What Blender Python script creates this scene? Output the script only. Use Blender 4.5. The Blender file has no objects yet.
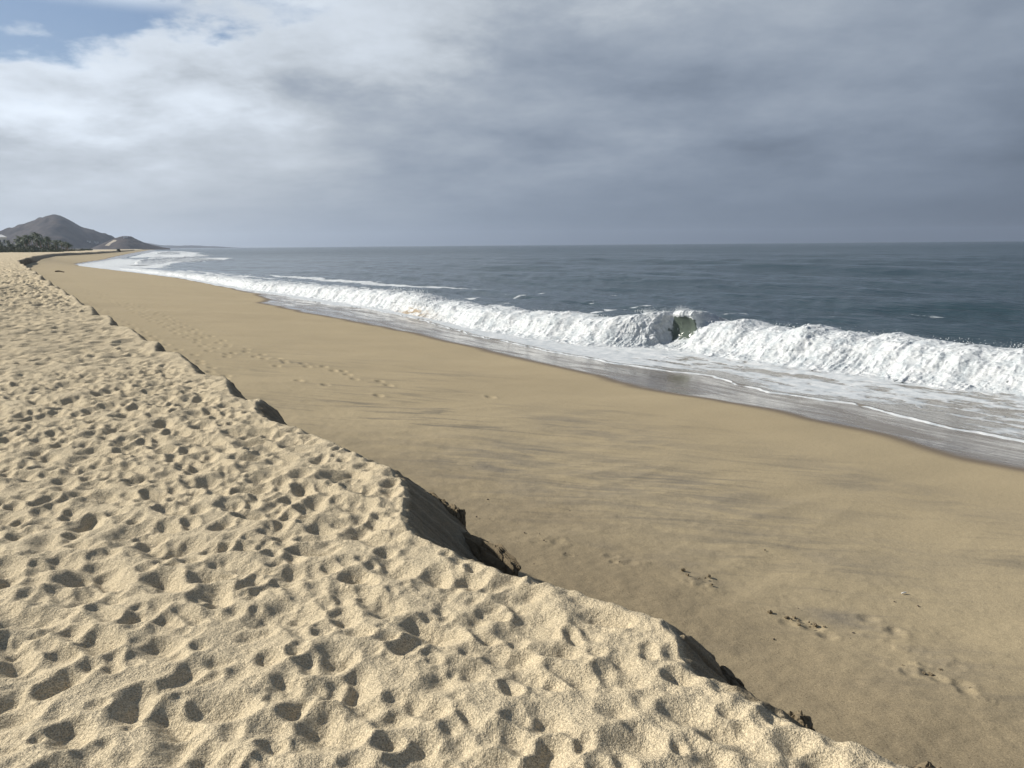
import bpy, bmesh, math, random
import numpy as np
from mathutils import Vector, Matrix

S = bpy.context.scene
C = S.collection
rng = np.random.default_rng(7)
random.seed(7)

# ------------------------------------------------------------------ camera
ZC = 4.3                                   # eye height above the sea
PITCH, ROLL = math.radians(10.25), math.radians(0.475)
cam = bpy.data.cameras.new("camera")
cam.sensor_width = 36.0
cam.lens = 36.0 * 769.0 / 1024.0
cam.clip_start, cam.clip_end = 0.05, 60000.0
camo = bpy.data.objects.new("camera", cam)
C.objects.link(camo)
_R = Vector((1, 0, 0))
_F = Vector((0, math.cos(PITCH), -math.sin(PITCH)))
_U = Vector((0, math.sin(PITCH), math.cos(PITCH)))
_r = _R * math.cos(ROLL) - _U * math.sin(ROLL)
_u = _R * math.sin(ROLL) + _U * math.cos(ROLL)
camo.matrix_world = Matrix(((_r.x, _u.x, -_F.x, 0), (_r.y, _u.y, -_F.y, 0), (_r.z, _u.z, -_F.z, ZC), (0, 0, 0, 1)))
S.camera = camo

# ------------------------------------------------------------------ light
SUN_AZ, SUN_EL = math.radians(-76), math.radians(31)     # azimuth from +Y towards +X
EXPOSURE = 0.5
S.view_settings.view_transform = 'Standard'
S.view_settings.look = 'None'
S.view_settings.exposure = EXPOSURE
S.view_settings.gamma = 1.0
S.view_settings.use_curve_mapping = False
S.cycles.use_denoising = True
S.cycles.max_bounces = 6
S.cycles.volume_bounces = 0
S.cycles.use_adaptive_sampling = True
S.cycles.adaptive_threshold = 0.02

sun = bpy.data.lights.new("sun", 'SUN')
sun.energy = 5.0
sun.angle = math.radians(0.9)
sun.color = (1.0, 0.945, 0.85)
suno = bpy.data.objects.new("sun", sun)
sd = Vector((math.sin(SUN_AZ) * math.cos(SUN_EL), math.cos(SUN_AZ) * math.cos(SUN_EL), math.sin(SUN_EL)))
suno.rotation_euler = sd.to_track_quat('Z', 'Y').to_euler()
suno.location = (-40, 20, 60)
C.objects.link(suno)


class NT:
    """small helper for writing node trees"""
    def __init__(self, tree):
        self.t = tree
        self.n = tree.nodes
        self.l = tree.links

    def node(self, typ, **kw):
        n = self.n.new(typ)
        for k, v in kw.items():
            setattr(n, k, v)
        return n

    def put(self, sock, v):
        if isinstance(v, bpy.types.NodeSocket):
            self.l.new(v, sock)
        elif v is not None:
            sock.default_value = v

    def math(self, op, a, b=None, c=None, clamp=False):
        n = self.node('ShaderNodeMath', operation=op)
        n.use_clamp = clamp
        self.put(n.inputs[0], a)
        if b is not None: self.put(n.inputs[1], b)
        if c is not None: self.put(n.inputs[2], c)
        return n.outputs[0]

    def ramp(self, v, a, b, c=0.0, d=1.0, smooth=True):
        n = self.node('ShaderNodeMapRange')
        n.interpolation_type = 'SMOOTHSTEP' if smooth else 'LINEAR'
        n.clamp = True
        for i, x in enumerate((v, a, b, c, d)):
            self.put(n.inputs[i], x)
        return n.outputs[0]

    def mix(self, f, a, b):
        n = self.node('ShaderNodeMix', data_type='RGBA')
        n.clamp_factor = True
        self.put(n.inputs[0], f)
        for i, x in ((6, a), (7, b)):
            if isinstance(x, tuple) and len(x) == 3: x = x + (1,)
            self.put(n.inputs[i], x)
        return n.outputs[2]

    def scale(self, col, f):
        n = self.node('ShaderNodeVectorMath', operation='SCALE')
        self.put(n.inputs[0], col)
        self.put(n.inputs[3], f)
        return n.outputs[0]

    def noise(self, vec, scale, detail=3, rough=0.55, dist=0.0):
        n = self.node('ShaderNodeTexNoise')
        self.put(n.inputs['Vector'], vec)
        n.inputs['Scale'].default_value = scale
        n.inputs['Detail'].default_value = detail
        n.inputs['Roughness'].default_value = rough
        n.inputs['Distortion'].default_value = dist
        return n.outputs[0]

    def vor(self, vec, scale, feature='F1'):
        n = self.node('ShaderNodeTexVoronoi', feature=feature)
        self.put(n.inputs['Vector'], vec)
        n.inputs['Scale'].default_value = scale
        return n.outputs['Distance']

    def mapping(self, vec, scale=(1, 1, 1), rot=(0, 0, 0), loc=(0, 0, 0)):
        n = self.node('ShaderNodeMapping')
        self.put(n.inputs[0], vec)
        n.inputs['Location'].default_value = loc
        n.inputs['Rotation'].default_value = rot
        n.inputs['Scale'].default_value = scale
        return n.outputs[0]

    def attr(self, name):
        n = self.node('ShaderNodeAttribute', attribute_name=name)
        return n

    def bump(self, h, dist, strength=1.0, normal=None):
        n = self.node('ShaderNodeBump')
        self.put(n.inputs['Strength'], strength)
        n.inputs['Distance'].default_value = dist
        self.put(n.inputs['Height'], h)
        if normal is not None: self.put(n.inputs['Normal'], normal)
        return n.outputs[0]


# ------------------------------------------------------------------ sky: Nishita air with a bank of cloud over it
world = bpy.data.worlds.new("World")
S.world = world
world.use_nodes = True
W = NT(world.node_tree)
W.n.clear()
SKY = 0.10
w_out = W.node('ShaderNodeOutputWorld')
w_bg = W.node('ShaderNodeBackground')
w_bg.inputs['Strength'].default_value = SKY
W.l.new(w_bg.outputs[0], w_out.inputs[0])
sky = W.node('ShaderNodeTexSky', sky_type='NISHITA')
sky.sun_disc = False
sky.sun_elevation = SUN_EL
sky.sun_rotation = SUN_AZ
sky.air_density, sky.dust_density, sky.ozone_density = 1.0, 0.6, 1.5
d = W.node('ShaderNodeTexCoord').outputs['Generated']
sp = W.node('ShaderNodeSeparateXYZ')
W.l.new(d, sp.inputs[0])
dx, dy, dz = sp.outputs
az = W.math('ARCTAN2', dx, dy)
el = W.math('ARCSINE', W.math('MINIMUM', W.math('MAXIMUM', dz, -1.0), 1.0))
elc = W.math('MAXIMUM', el, 0.0)
cv = W.node('ShaderNodeCombineXYZ')            # flat cloud layer seen in perspective
inv = W.math('DIVIDE', 1.0, W.math('ADD', W.math('MAXIMUM', dz, 0.0), 0.22))
W.put(cv.inputs[0], W.math('MULTIPLY', dx, inv))
W.put(cv.inputs[1], W.math('MULTIPLY', dy, inv))
W.put(cv.inputs[2], 0.37)
cvec = cv.outputs[0]
n1 = W.noise(cvec, 0.95, 7, 0.56, 0.2)
n2 = W.noise(W.mapping(cvec, loc=(4.1, 2.7, 0)), 2.3, 6, 0.58, 0.15)
n3 = W.noise(W.mapping(cvec, loc=(9.1, 5.7, 0), scale=(1, 1, 1)), 0.45, 3, 0.5)
# blue gap high on the left
ga = W.math('DIVIDE', W.math('ADD', az, math.radians(35.0)), math.radians(25.0))
ge = W.math('DIVIDE', W.math('SUBTRACT', el, W.math('ADD', math.radians(15.2), W.math('MULTIPLY', W.math('ADD', az, math.radians(35.0)), 0.14))), math.radians(5.4))
gd = W.math('SQRT', W.math('ADD', W.math('MULTIPLY', ga, ga), W.math('MULTIPLY', ge, ge)))
gap = W.math('SUBTRACT', 1.0, gd)
n4 = W.noise(W.mapping(cvec, loc=(1.3, 8.7, 0)), 6.5, 6, 0.62, 0.1)
edge_n = W.math('ADD', W.math('MULTIPLY', W.math('SUBTRACT', n2, 0.5), 2.0), W.math('MULTIPLY', W.math('SUBTRACT', n4, 0.5), 0.9))
blue = W.ramp(W.math('ADD', gap, edge_n), -0.02, 0.38)
high = W.math('MULTIPLY', W.ramp(el, 0.36, 0.7), W.ramp(n1, 0.36, 0.56))
wisp = W.math('MULTIPLY', W.ramp(el, math.radians(14.2), math.radians(15.8)), W.math('MULTIPLY', W.ramp(el, math.radians(22), math.radians(19)), W.ramp(az, math.radians(-33.0), math.radians(-29.0))))
blue = W.math('MULTIPLY', blue, W.math('SUBTRACT', 1.0, W.math('MULTIPLY', wisp, W.ramp(n4, .34, .56))))
blue = W.math('MAXIMUM', W.math('MULTIPLY', blue, 0.92), W.math('MULTIPLY', high, 0.8))
# cloud brightness: sunlit on the left, thick and grey to the right and low down
bl = W.ramp(az, math.radians(-45), math.radians(40), 0.77, 0.275, smooth=False)
bl = W.math('MULTIPLY', bl, W.ramp(elc, math.radians(-1), math.radians(13), W.ramp(az, math.radians(-35), math.radians(10), 0.74, 0.46), 1.0, smooth=False))
con = W.math('ADD', W.math('MULTIPLY', W.math('SUBTRACT', n1, 0.5), 1.15), W.math('MULTIPLY', W.math('SUBTRACT', n2, 0.5), 1.0))
con = W.math('ADD', con, W.math('MULTIPLY', W.math('MULTIPLY', W.math('SUBTRACT', n4, 0.5), 0.55), W.ramp(az, math.radians(-30), math.radians(0), 1.0, 0.35)))
con = W.math('ADD', con, W.math('MULTIPLY', W.math('SUBTRACT', n3, 0.5), 0.8))
con = W.math('MULTIPLY', con, W.ramp(elc, 0.0, math.radians(7), 0.10, 0.80))
bl = W.math('MULTIPLY', bl, W.math('ADD', 1.0, con))
rim = W.math('MULTIPLY', W.ramp(W.math('ADD', gap, edge_n), -1.1, -0.1), 0.13)   # bright cloud tops beside the gap
bl = W.math('MULTIPLY', W.math('ADD', bl, rim), W.ramp(el, 0.33, 0.6, 1.0, 0.62))
tint = W.mix(W.ramp(bl, 0.15, 0.6), (0.78, 0.97, 1.27), (0.91, 1.0, 1.11))
ccol = W.scale(tint, W.math('DIVIDE', W.math('DIVIDE', bl, 2 ** EXPOSURE), SKY))
W.put(w_bg.inputs['Color'], W.mix(blue, ccol, W.scale(W.mix(0.35, sky.outputs[0], (1.5, 2.7, 5.4)), 0.62)))

# ------------------------------------------------------------------ plan of the coast: s runs along the shore, t towards the sea
A = math.radians(-32.6)
DS = np.array([math.sin(A), math.cos(A)])
DN = np.array([math.cos(A), -math.sin(A)])


def st_of(x, y):
    return x * DS[0] + y * DS[1], x * DN[0] + y * DN[1]


def xy_of(s, t):
    return s * DS[0] + t * DN[0], s * DS[1] + t * DN[1]


def sstep(a, b, x):
    u = np.clip((x - a) / (b - a), 0, 1)
    return u * u * (3 - 2 * u)


def curve(pts):
    p = sorted(pts)
    a = np.array([q[0] for q in p], float)
    b = np.array([q[1] for q in p], float)
    return lambda s: np.interp(s, a, b)


FAR = [(311, 11.1), (404, 30.2), (600, 62), (885, 105), (1500, 190), (2175, 290), (9000, 300)]
lip = curve([(-60, 2.6), (-8, 2.5), (0, 2.3), (0.91, 2.26), (1.1, 2.22), (1.22, 2.15), (1.39, 2.08), (1.49, 2.06), (1.62, 2.06), (1.72, 2.04), (1.83, 2.03), (1.94, 2.03),
             (2.01, 2.06), (2.11, 2.14), (2.22, 2.20), (2.55, 2.12), (2.82, 1.98), (3.02, 1.88), (3.28, 1.83), (3.51, 1.78), (3.75, 1.74), (3.94, 1.75), (4.18, 1.86),
             (4.53, 2.04), (4.88, 2.13), (5.15, 2.17), (5.46, 2.11), (6.02, 2.06), (6.56, 2.0), (6.74, 2.01), (7.03, 1.87), (7.35, 1.84), (7.83, 1.9), (8.2, 2.05), (8.44, 2.03),
             (8.89, 1.87), (9.6, 1.83), (10.0, 1.95), (10.25, 1.9), (10.71, 1.69), (10.93, 1.64), (12.0, 1.74), (13.31, 1.88), (13.72, 1.6), (14.51, 1.62), (15.6, 1.85), (16.1, 1.78), (16.36, 1.62),
             (17.34, 1.5), (18.8, 1.74), (19.14, 1.54), (20.2, 1.46), (22.2, 1.72), (23.14, 1.5), (25.5, 1.3), (27.4, 1.52), (28.19, 1.3), (30.74, 1.15), (33, 1.42), (33.73, 1.2),
             (36, 1.0), (39.36, 1.3), (41, 1.05), (45, 1.0), (48.95, 1.35), (51, 1.1), (59.0, 1.05), (70, 1.0), (88, 0.65), (115.6, 0.5), (136, 0.8), (209, 4.2)] + FAR)
BANK_S = [8, 10, 12, 15, 18, 25, 35, 60, 88, 115, 136, 209]
BANK_T = [2.16, 2.12, 2.07, 1.99, 1.90, 1.74, 1.60, 1.42, 1.05, .82, .95, 4.45]


def scallops(f):
    """beyond the near hollows small slumps eat into the bank behind its straight outer edge"""
    g = np.random.default_rng(21)
    ks, kt = [8.2], [0.0]
    while ks[-1] < 185:
        s0 = ks[-1]
        per = np.interp(s0, [8, 12, 20, 35, 60, 140], [1.25, 2.0, 3.3, 6.0, 11, 16]) * g.uniform(.55, 1.7)
        amp = np.interp(s0, [8, 20, 60, 140], [.33, .32, .36, .42]) * g.uniform(.4, 1.15)
        ks += [s0 + per * .10, s0 + per * g.uniform(.45, .6), s0 + per * g.uniform(.85, .95), s0 + per]
        kt += [-amp, -amp * g.uniform(.45, .62), -.02, -.01]
    dense = np.arange(7.0, 192, .03)
    tab = np.interp(dense, ks, kt)
    w_ = np.exp(-.5 * (np.arange(-9, 10) / 3.0) ** 2)
    tab = np.convolve(np.pad(tab, 9, mode='edge'), w_ / w_.sum(), 'valid')

    def out(s):
        b = np.interp(s, BANK_S, BANK_T) - .03 + np.interp(s, dense, tab)
        k = sstep(8.0, 8.5, s) * sstep(188, 170, s)
        return f(s) * (1 - k) + b * k
    return out


lip = scallops(lip)
rim0 = curve([(-60, 2.75), (0, 2.45), (1.2, 2.36), (1.56, 2.34), (1.75, 2.37), (1.94, 2.34), (2.14, 2.42), (2.27, 2.46), (2.44, 2.42), (2.8, 2.2), (3.3, 2.16), (3.6, 2.22), (4.17, 2.41), (4.65, 2.52),
              (5.03, 2.56), (5.4, 2.6), (5.82, 2.58), (6.15, 2.37), (6.75, 2.38), (7.38, 2.26), (7.79, 2.32), (8.98, 2.35), (10.06, 2.2), (11.27, 2.16), (13.7, 2.22), (15.2, 2.09),
              (17.3, 2.15), (18.84, 2.0), (22, 2.05), (25, 1.8), (30, 1.75), (40, 1.8), (50, 1.75), (60, 1.7), (90, 1.5), (115, 1.5), (140, 2.0), (209, 5.8), (311, 13.2), (404, 32.5), (600, 64), (885, 106), (1500, 191), (9000, 301)])
def rimc(s):
    k = sstep(7.6, 8.6, s) * sstep(188, 165, s)
    return rim0(s) * (1 - k) + np.interp(s, BANK_S, BANK_T) * k


swash0 = curve([(-60, 18.5), (-10, 17.6), (7.35, 17.36), (9.2, 17.54), (11.7, 17.87), (13.95, 17.52), (17.2, 18.1), (20.3, 17.45), (25.1, 17.41), (31.4, 17.74), (38, 18.9), (49, 19.9),
                (54, 18.9), (68, 19.3), (79, 18.6), (116, 19.2), (152, 17.2), (185, 15.2), (214, 13.4), (232, 14.2), (250, 17.5), (300, 27), (373, 40), (600, 75), (885, 121), (1500, 215), (2175, 330), (9000, 340)])
wetc = curve([(-60, 14.5), (5.9, 14.16), (8.3, 14.4), (11.1, 14.3), (13.3, 14.1), (15.2, 13.8), (19.5, 14.25), (25.4, 14.8), (32.4, 14.7), (40, 14.1), (47, 13.6), (53, 13.9), (60, 16.2), (70, 18.0), (90, 18.9),
              (116, 19.0), (152, 17.1), (185, 15.1), (214, 13.3), (232, 13.8), (250, 16), (300, 25), (373, 36), (600, 70), (885, 113), (1500, 205), (2175, 320), (9000, 330)])
toe0 = curve([(-60, 26), (3, 25.0), (10.5, 24.5), (12.4, 24.0), (15.4, 23.9), (18.2, 23.4), (22.3, 23.3), (24.0, 23.0), (24.5, 22.3), (25.4, 21.7), (27.0, 21.0), (28.9, 20.7), (34.1, 19.9), (41.7, 20.7), (50.8, 21.3),
              (61, 21.4), (80, 20.2), (116, 20.6), (152, 19.5), (214, 17.5), (300, 32), (9000, 360)])


# ------------------------------------------------------------------ noise
_PT = np.random.default_rng(99).permutation(65536).astype(np.int32)
_GA = np.random.default_rng(98).random(65536) * 2 * math.pi
_GX, _GY = np.cos(_GA).astype(np.float32), np.sin(_GA).astype(np.float32)
_GV = (np.random.default_rng(97).random(65536) * 2 - 1).astype(np.float32)


def _perlin(x, y, seed):
    ix = np.floor(x).astype(np.int32); iy = np.floor(y).astype(np.int32)
    fx = (x - ix).astype(np.float32); fy = (y - iy).astype(np.float32)
    ux = fx * fx * fx * (fx * (fx * 6 - 15) + 10); uy = fy * fy * fy * (fy * (fy * 6 - 15) + 10)
    off = (seed * 7919 + 13) & 65535
    r0 = _PT[(iy + off) & 65535]; r1 = _PT[(iy + 1 + off) & 65535]

    def g(r, ox, oy):
        k = _PT[(ix + ox + r) & 65535]
        return _GX[k] * (fx - ox) + _GY[k] * (fy - oy)
    a = g(r0, 0, 0); a = a + ux * (g(r0, 1, 0) - a)
    c = g(r1, 0, 1); c = c + ux * (g(r1, 1, 1) - c)
    return (a + uy * (c - a)) * 1.45


def perlin(x, y, seed=0):
    x = np.asarray(x, float); y = np.asarray(y, float)
    x, y = np.broadcast_arrays(x, y)
    if x.size > 5000 and y.flat[0] == y.flat[-1] and float(y.max()) == float(y.min()):
        a, b = float(x.min()), float(x.max())          # a line of noise: tabulate it
        if b - a < 60000:
            k = np.arange(a - .1, b + .2, 0.08)
            return np.interp(x, k, _perlin(k, np.full_like(k, y.flat[0]), seed))
    return _perlin(x, y, seed)


def vnoise3(x, y, z, seed=0):
    ix = np.floor(x).astype(np.int32); iy = np.floor(y).astype(np.int32); iz = np.floor(z).astype(np.int32)
    fx = x - ix; fy = y - iy; fz = z - iz
    ux = fx * fx * (3 - 2 * fx); uy = fy * fy * (3 - 2 * fy); uz = fz * fz * (3 - 2 * fz)
    off = (seed * 7919 + 13) & 65535

    def lx(b, c):
        r = _PT[(iy + b + _PT[(iz + c + off) & 65535]) & 65535]
        p = _GV[_PT[(ix + r) & 65535]]
        return p + ux * (_GV[_PT[(ix + 1 + r) & 65535]] - p)
    p = lx(0, 0); p = p + uy * (lx(1, 0) - p)
    q = lx(0, 1); q = q + uy * (lx(1, 1) - q)
    return p + uz * (q - p)


def fbm(x, y, octs=4, seed=0, gain=0.5):
    r = 0; a = 1.0
    for i in range(octs):
        r = r + a * perlin(x * 2 ** i + 13.7 * i, y * 2 ** i - 7.3 * i, seed + i)
        a *= gain
    return r


# ------------------------------------------------------------------ object helpers
def tag(o, label=None, cat=None, group=None, kind=None):
    if label: o['label'] = label
    if cat: o['category'] = cat
    if group: o['group'] = group
    if kind: o['kind'] = kind
    return o


def link(name, me, mat=None, parent=None, loc=None):
    o = bpy.data.objects.new(name, me)
    if mat is not None and me is not None: me.materials.append(mat)
    C.objects.link(o)
    if parent is not None: o.parent = parent
    if loc is not None: o.location = loc
    return o


def thing(name, label, cat, loc=(0, 0, 0), rotz=0.0, group=None):
    o = link(name, None, loc=loc)
    o.rotation_euler = (0, 0, rotz)
    o.empty_display_size = 0.2
    return tag(o, label, cat, group)


def grid_mesh(name, X, Y, Z, keep=None, attrs=None, smooth=True):
    """a quad sheet from 2-D arrays of coordinates; quads with a dropped corner are left out"""
    nr, nc = X.shape
    idx = np.arange(nr * nc).reshape(nr, nc)
    if keep is None: keep = np.ones((nr, nc), bool)
    kq = keep[:-1, :-1] & keep[1:, :-1] & keep[:-1, 1:] & keep[1:, 1:]
    q = np.stack([idx[:-1, :-1][kq], idx[:-1, 1:][kq], idx[1:, 1:][kq], idx[1:, :-1][kq]], 1)
    used = np.zeros(nr * nc, bool); used[q.ravel()] = True
    remap = np.cumsum(used) - 1
    q = remap[q].astype(np.int32)
    co = np.stack([X.ravel()[used], Y.ravel()[used], Z.ravel()[used]], 1).astype(np.float32)
    me = bpy.data.meshes.new(name)
    me.vertices.add(len(co)); me.vertices.foreach_set('co', co.ravel())
    me.loops.add(q.size); me.loops.foreach_set('vertex_index', q.ravel())
    me.polygons.add(len(q)); me.polygons.foreach_set('loop_start', np.arange(len(q), dtype=np.int32) * 4)
    if smooth: me.polygons.foreach_set('use_smooth', np.ones(len(q), bool))
    me.update(calc_edges=True)
    for k, v in (attrs or {}).items():
        if isinstance(v, tuple):
            a = me.attributes.new(k, 'FLOAT_VECTOR', 'POINT')
            a.data.foreach_set('vector', np.stack([w.ravel()[used] for w in v], 1).astype(np.float32).ravel())
        else:
            a = me.attributes.new(k, 'FLOAT', 'POINT')
            a.data.foreach_set('value', v.ravel()[used].astype(np.float32))
    return me


def spread(keep, v):
    """values known on the kept vertices only, put back into the sheet's array"""
    o = np.zeros(keep.shape)
    o[keep] = v
    return o


def radial(r0, r1, k, c, dmax=1e9):
    r = [r0]
    while r[-1] < r1:
        q = r[-1]
        r.append(q + min(k * q * q, c * q, dmax))
    return np.array(r)


def azimuths(a0, a1, b0, b1, step, coarse):
    """degrees: fine between a0 and a1, coarse out to b0 and b1"""
    v = np.concatenate([np.arange(b0, a0, coarse), np.arange(a0, a1, step), np.arange(a1, b1 + coarse, coarse)])
    return np.radians(v)


# ------------------------------------------------------------------ materials
def material(name):
    m = bpy.data.materials.new(name)
    m.use_nodes = True
    t = NT(m.node_tree)
    b = m.node_tree.nodes['Principled BSDF']
    return m, t, b


def plain(name, col, rough=0.8, var=0.25, scale=3.0, spec=0.3):
    m, t, b = material(name)
    p = t.node('ShaderNodeTexCoord').outputs['Object']
    n = t.noise(p, scale, 4)
    a = tuple(c * (1 - var) for c in col); e = tuple(min(1, c * (1 + var)) for c in col)
    t.put(b.inputs['Base Color'], t.mix(n, a, e))
    b.inputs['Roughness'].default_value = rough
    b.inputs['Specular IOR Level'].default_value = spec
    return m


def mat_dry_sand():
    m, t, b = material('dry_sand')
    p = t.node('ShaderNodeTexCoord').outputs['Object']
    big = t.noise(p, 0.9, 4)
    col = t.mix(big, (0.429, 0.358, 0.243), (0.495, 0.418, 0.288))
    g1 = t.noise(p, 170, 2, 0.7)
    col = t.mix(t.ramp(g1, 0.36, 0.64, 0.0, 1.0, False), t.scale(col, 0.58), t.scale(col, 1.36))
    dk = t.vor(p, 85)
    col = t.mix(t.ramp(dk, 0.10, 0.17, 0.8, 0.0), col, (0.13, 0.095, 0.06))
    damp_shade = t.attr('damp_shade').outputs['Fac']
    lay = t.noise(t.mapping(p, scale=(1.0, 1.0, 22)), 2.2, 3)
    damp_shade_col = t.mix(lay, (0.085, 0.065, 0.04), (0.165, 0.128, 0.08))  # dark tone: painted shade of the slump face, damp sand in the cut
    t.put(b.inputs['Base Color'], t.mix(damp_shade, col, damp_shade_col))
    b.inputs['Roughness'].default_value = 0.95
    b.inputs['Specular IOR Level'].default_value = 0.12
    h = t.math('ADD', t.math('MULTIPLY', g1, 0.6), t.math('MULTIPLY', t.noise(p, 45, 3, 0.6), 1.4))
    t.put(b.inputs['Normal'], t.bump(h, 0.009, 0.95))
    return m


def mat_beach():
    m, t, b = material('packed_sand')
    p = t.node('ShaderNodeTexCoord').outputs['Object']
    st = t.attr('stc').outputs['Vector']
    wet = t.attr('wet').outputs['Fac']
    grav = t.attr('grav').outputs['Fac']
    dark = t.attr('dark').outputs['Fac']
    big = t.noise(t.mapping(st, scale=(0.35, 0.18, 1)), 0.8, 5, 0.55)
    col = t.mix(big, (0.312, 0.253, 0.158), (0.378, 0.309, 0.195))
    # dark mineral streaks combed by the backwash
    sv = t.mapping(p, scale=(0.26, 1.0, 1.0))
    sn = t.noise(sv, 1.7, 6, 0.62, 0.7)
    fine = t.noise(t.mapping(p, scale=(0.11, 1.0, 1.0)), 5.5, 4, 0.6, 0.5)
    stre = t.math('MULTIPLY', dark, t.math('ADD', t.ramp(sn, 0.50, 0.68), t.math('MULTIPLY', t.ramp(fine, 0.50, 0.68), 0.6)), clamp=True)
    col = t.mix(t.math('MULTIPLY', stre, 0.68), col, (0.145, 0.130, 0.102))
    soft = t.attr('stain').outputs['Fac']
    col = t.mix(t.math('MULTIPLY', soft, t.ramp(t.noise(t.mapping(p, scale=(.45, 1, 1)), 2.2, 6, .65, .5), .36, .66)), col, (0.150, 0.137, 0.116))
    # coarse damp band at the foot of the bank
    col = t.mix(t.math('MULTIPLY', grav, 0.8), col, (0.225, 0.180, 0.114))
    g1 = t.noise(p, 120, 2, 0.7)
    col = t.mix(t.ramp(g1, 0.35, 0.65, 0.0, 1.0, False), t.scale(col, 0.72), t.scale(col, 1.25))
    sp_ = t.vor(p, 30)
    col = t.mix(t.math('MULTIPLY', t.ramp(sp_, 0.10, 0.16, 1.0, 0.0), t.math('MULTIPLY', grav, 0.8)), col, (0.09, 0.065, 0.04))
    sp2 = t.vor(t.mapping(p, loc=(3, 7, 1)), 24)
    col = t.mix(t.math('MULTIPLY', t.ramp(sp2, 0.07, 0.13, 1.0, 0.0), t.math('MULTIPLY', grav, 0.5)), col, (0.48, 0.40, 0.27))
    wcol = t.mix(t.noise(t.mapping(st, scale=(0.25, 0.6, 1)), 0.9, 4), (0.135, 0.108, 0.078), (0.178, 0.145, 0.106))
    damp = t.ramp(wet, 0.0, 0.55)
    col = t.mix(damp, col, wcol)
    t.put(b.inputs['Base Color'], col)
    film = t.ramp(wet, 0.42, 0.85)
    patch = t.ramp(t.noise(t.mapping(st, scale=(0.32, 1.1, 1)), 1.3, 5, 0.6, 0.3), 0.38, 0.66)
    wr = t.math('ADD', 0.10, t.math('MULTIPLY', patch, 0.22))
    t.put(b.inputs['Roughness'], t.math('ADD', t.math('MULTIPLY', t.math('SUBTRACT', 1.0, film), 0.9), t.math('MULTIPLY', film, wr)))
    t.put(b.inputs['Specular IOR Level'], t.math('ADD', 0.15, t.math('MULTIPLY', film, 0.75)))
    b.inputs['IOR'].default_value = 1.4
    h = t.math('ADD', t.math('MULTIPLY', g1, 0.5), t.math('MULTIPLY', t.noise(p, 14, 4, 0.6), 2.0))
    dry = t.math('SUBTRACT', 1.0, film)
    nb = t.bump(h, 0.005, t.math('MULTIPLY', dry, 0.7))
    rip = t.noise(t.mapping(st, scale=(0.55, 1.6, 1)), 3.0, 4, 0.6, 0.4)
    t.put(b.inputs['Normal'], t.bump(rip, 0.012, t.math('MULTIPLY', film, 0.5), nb))
    return m


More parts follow.
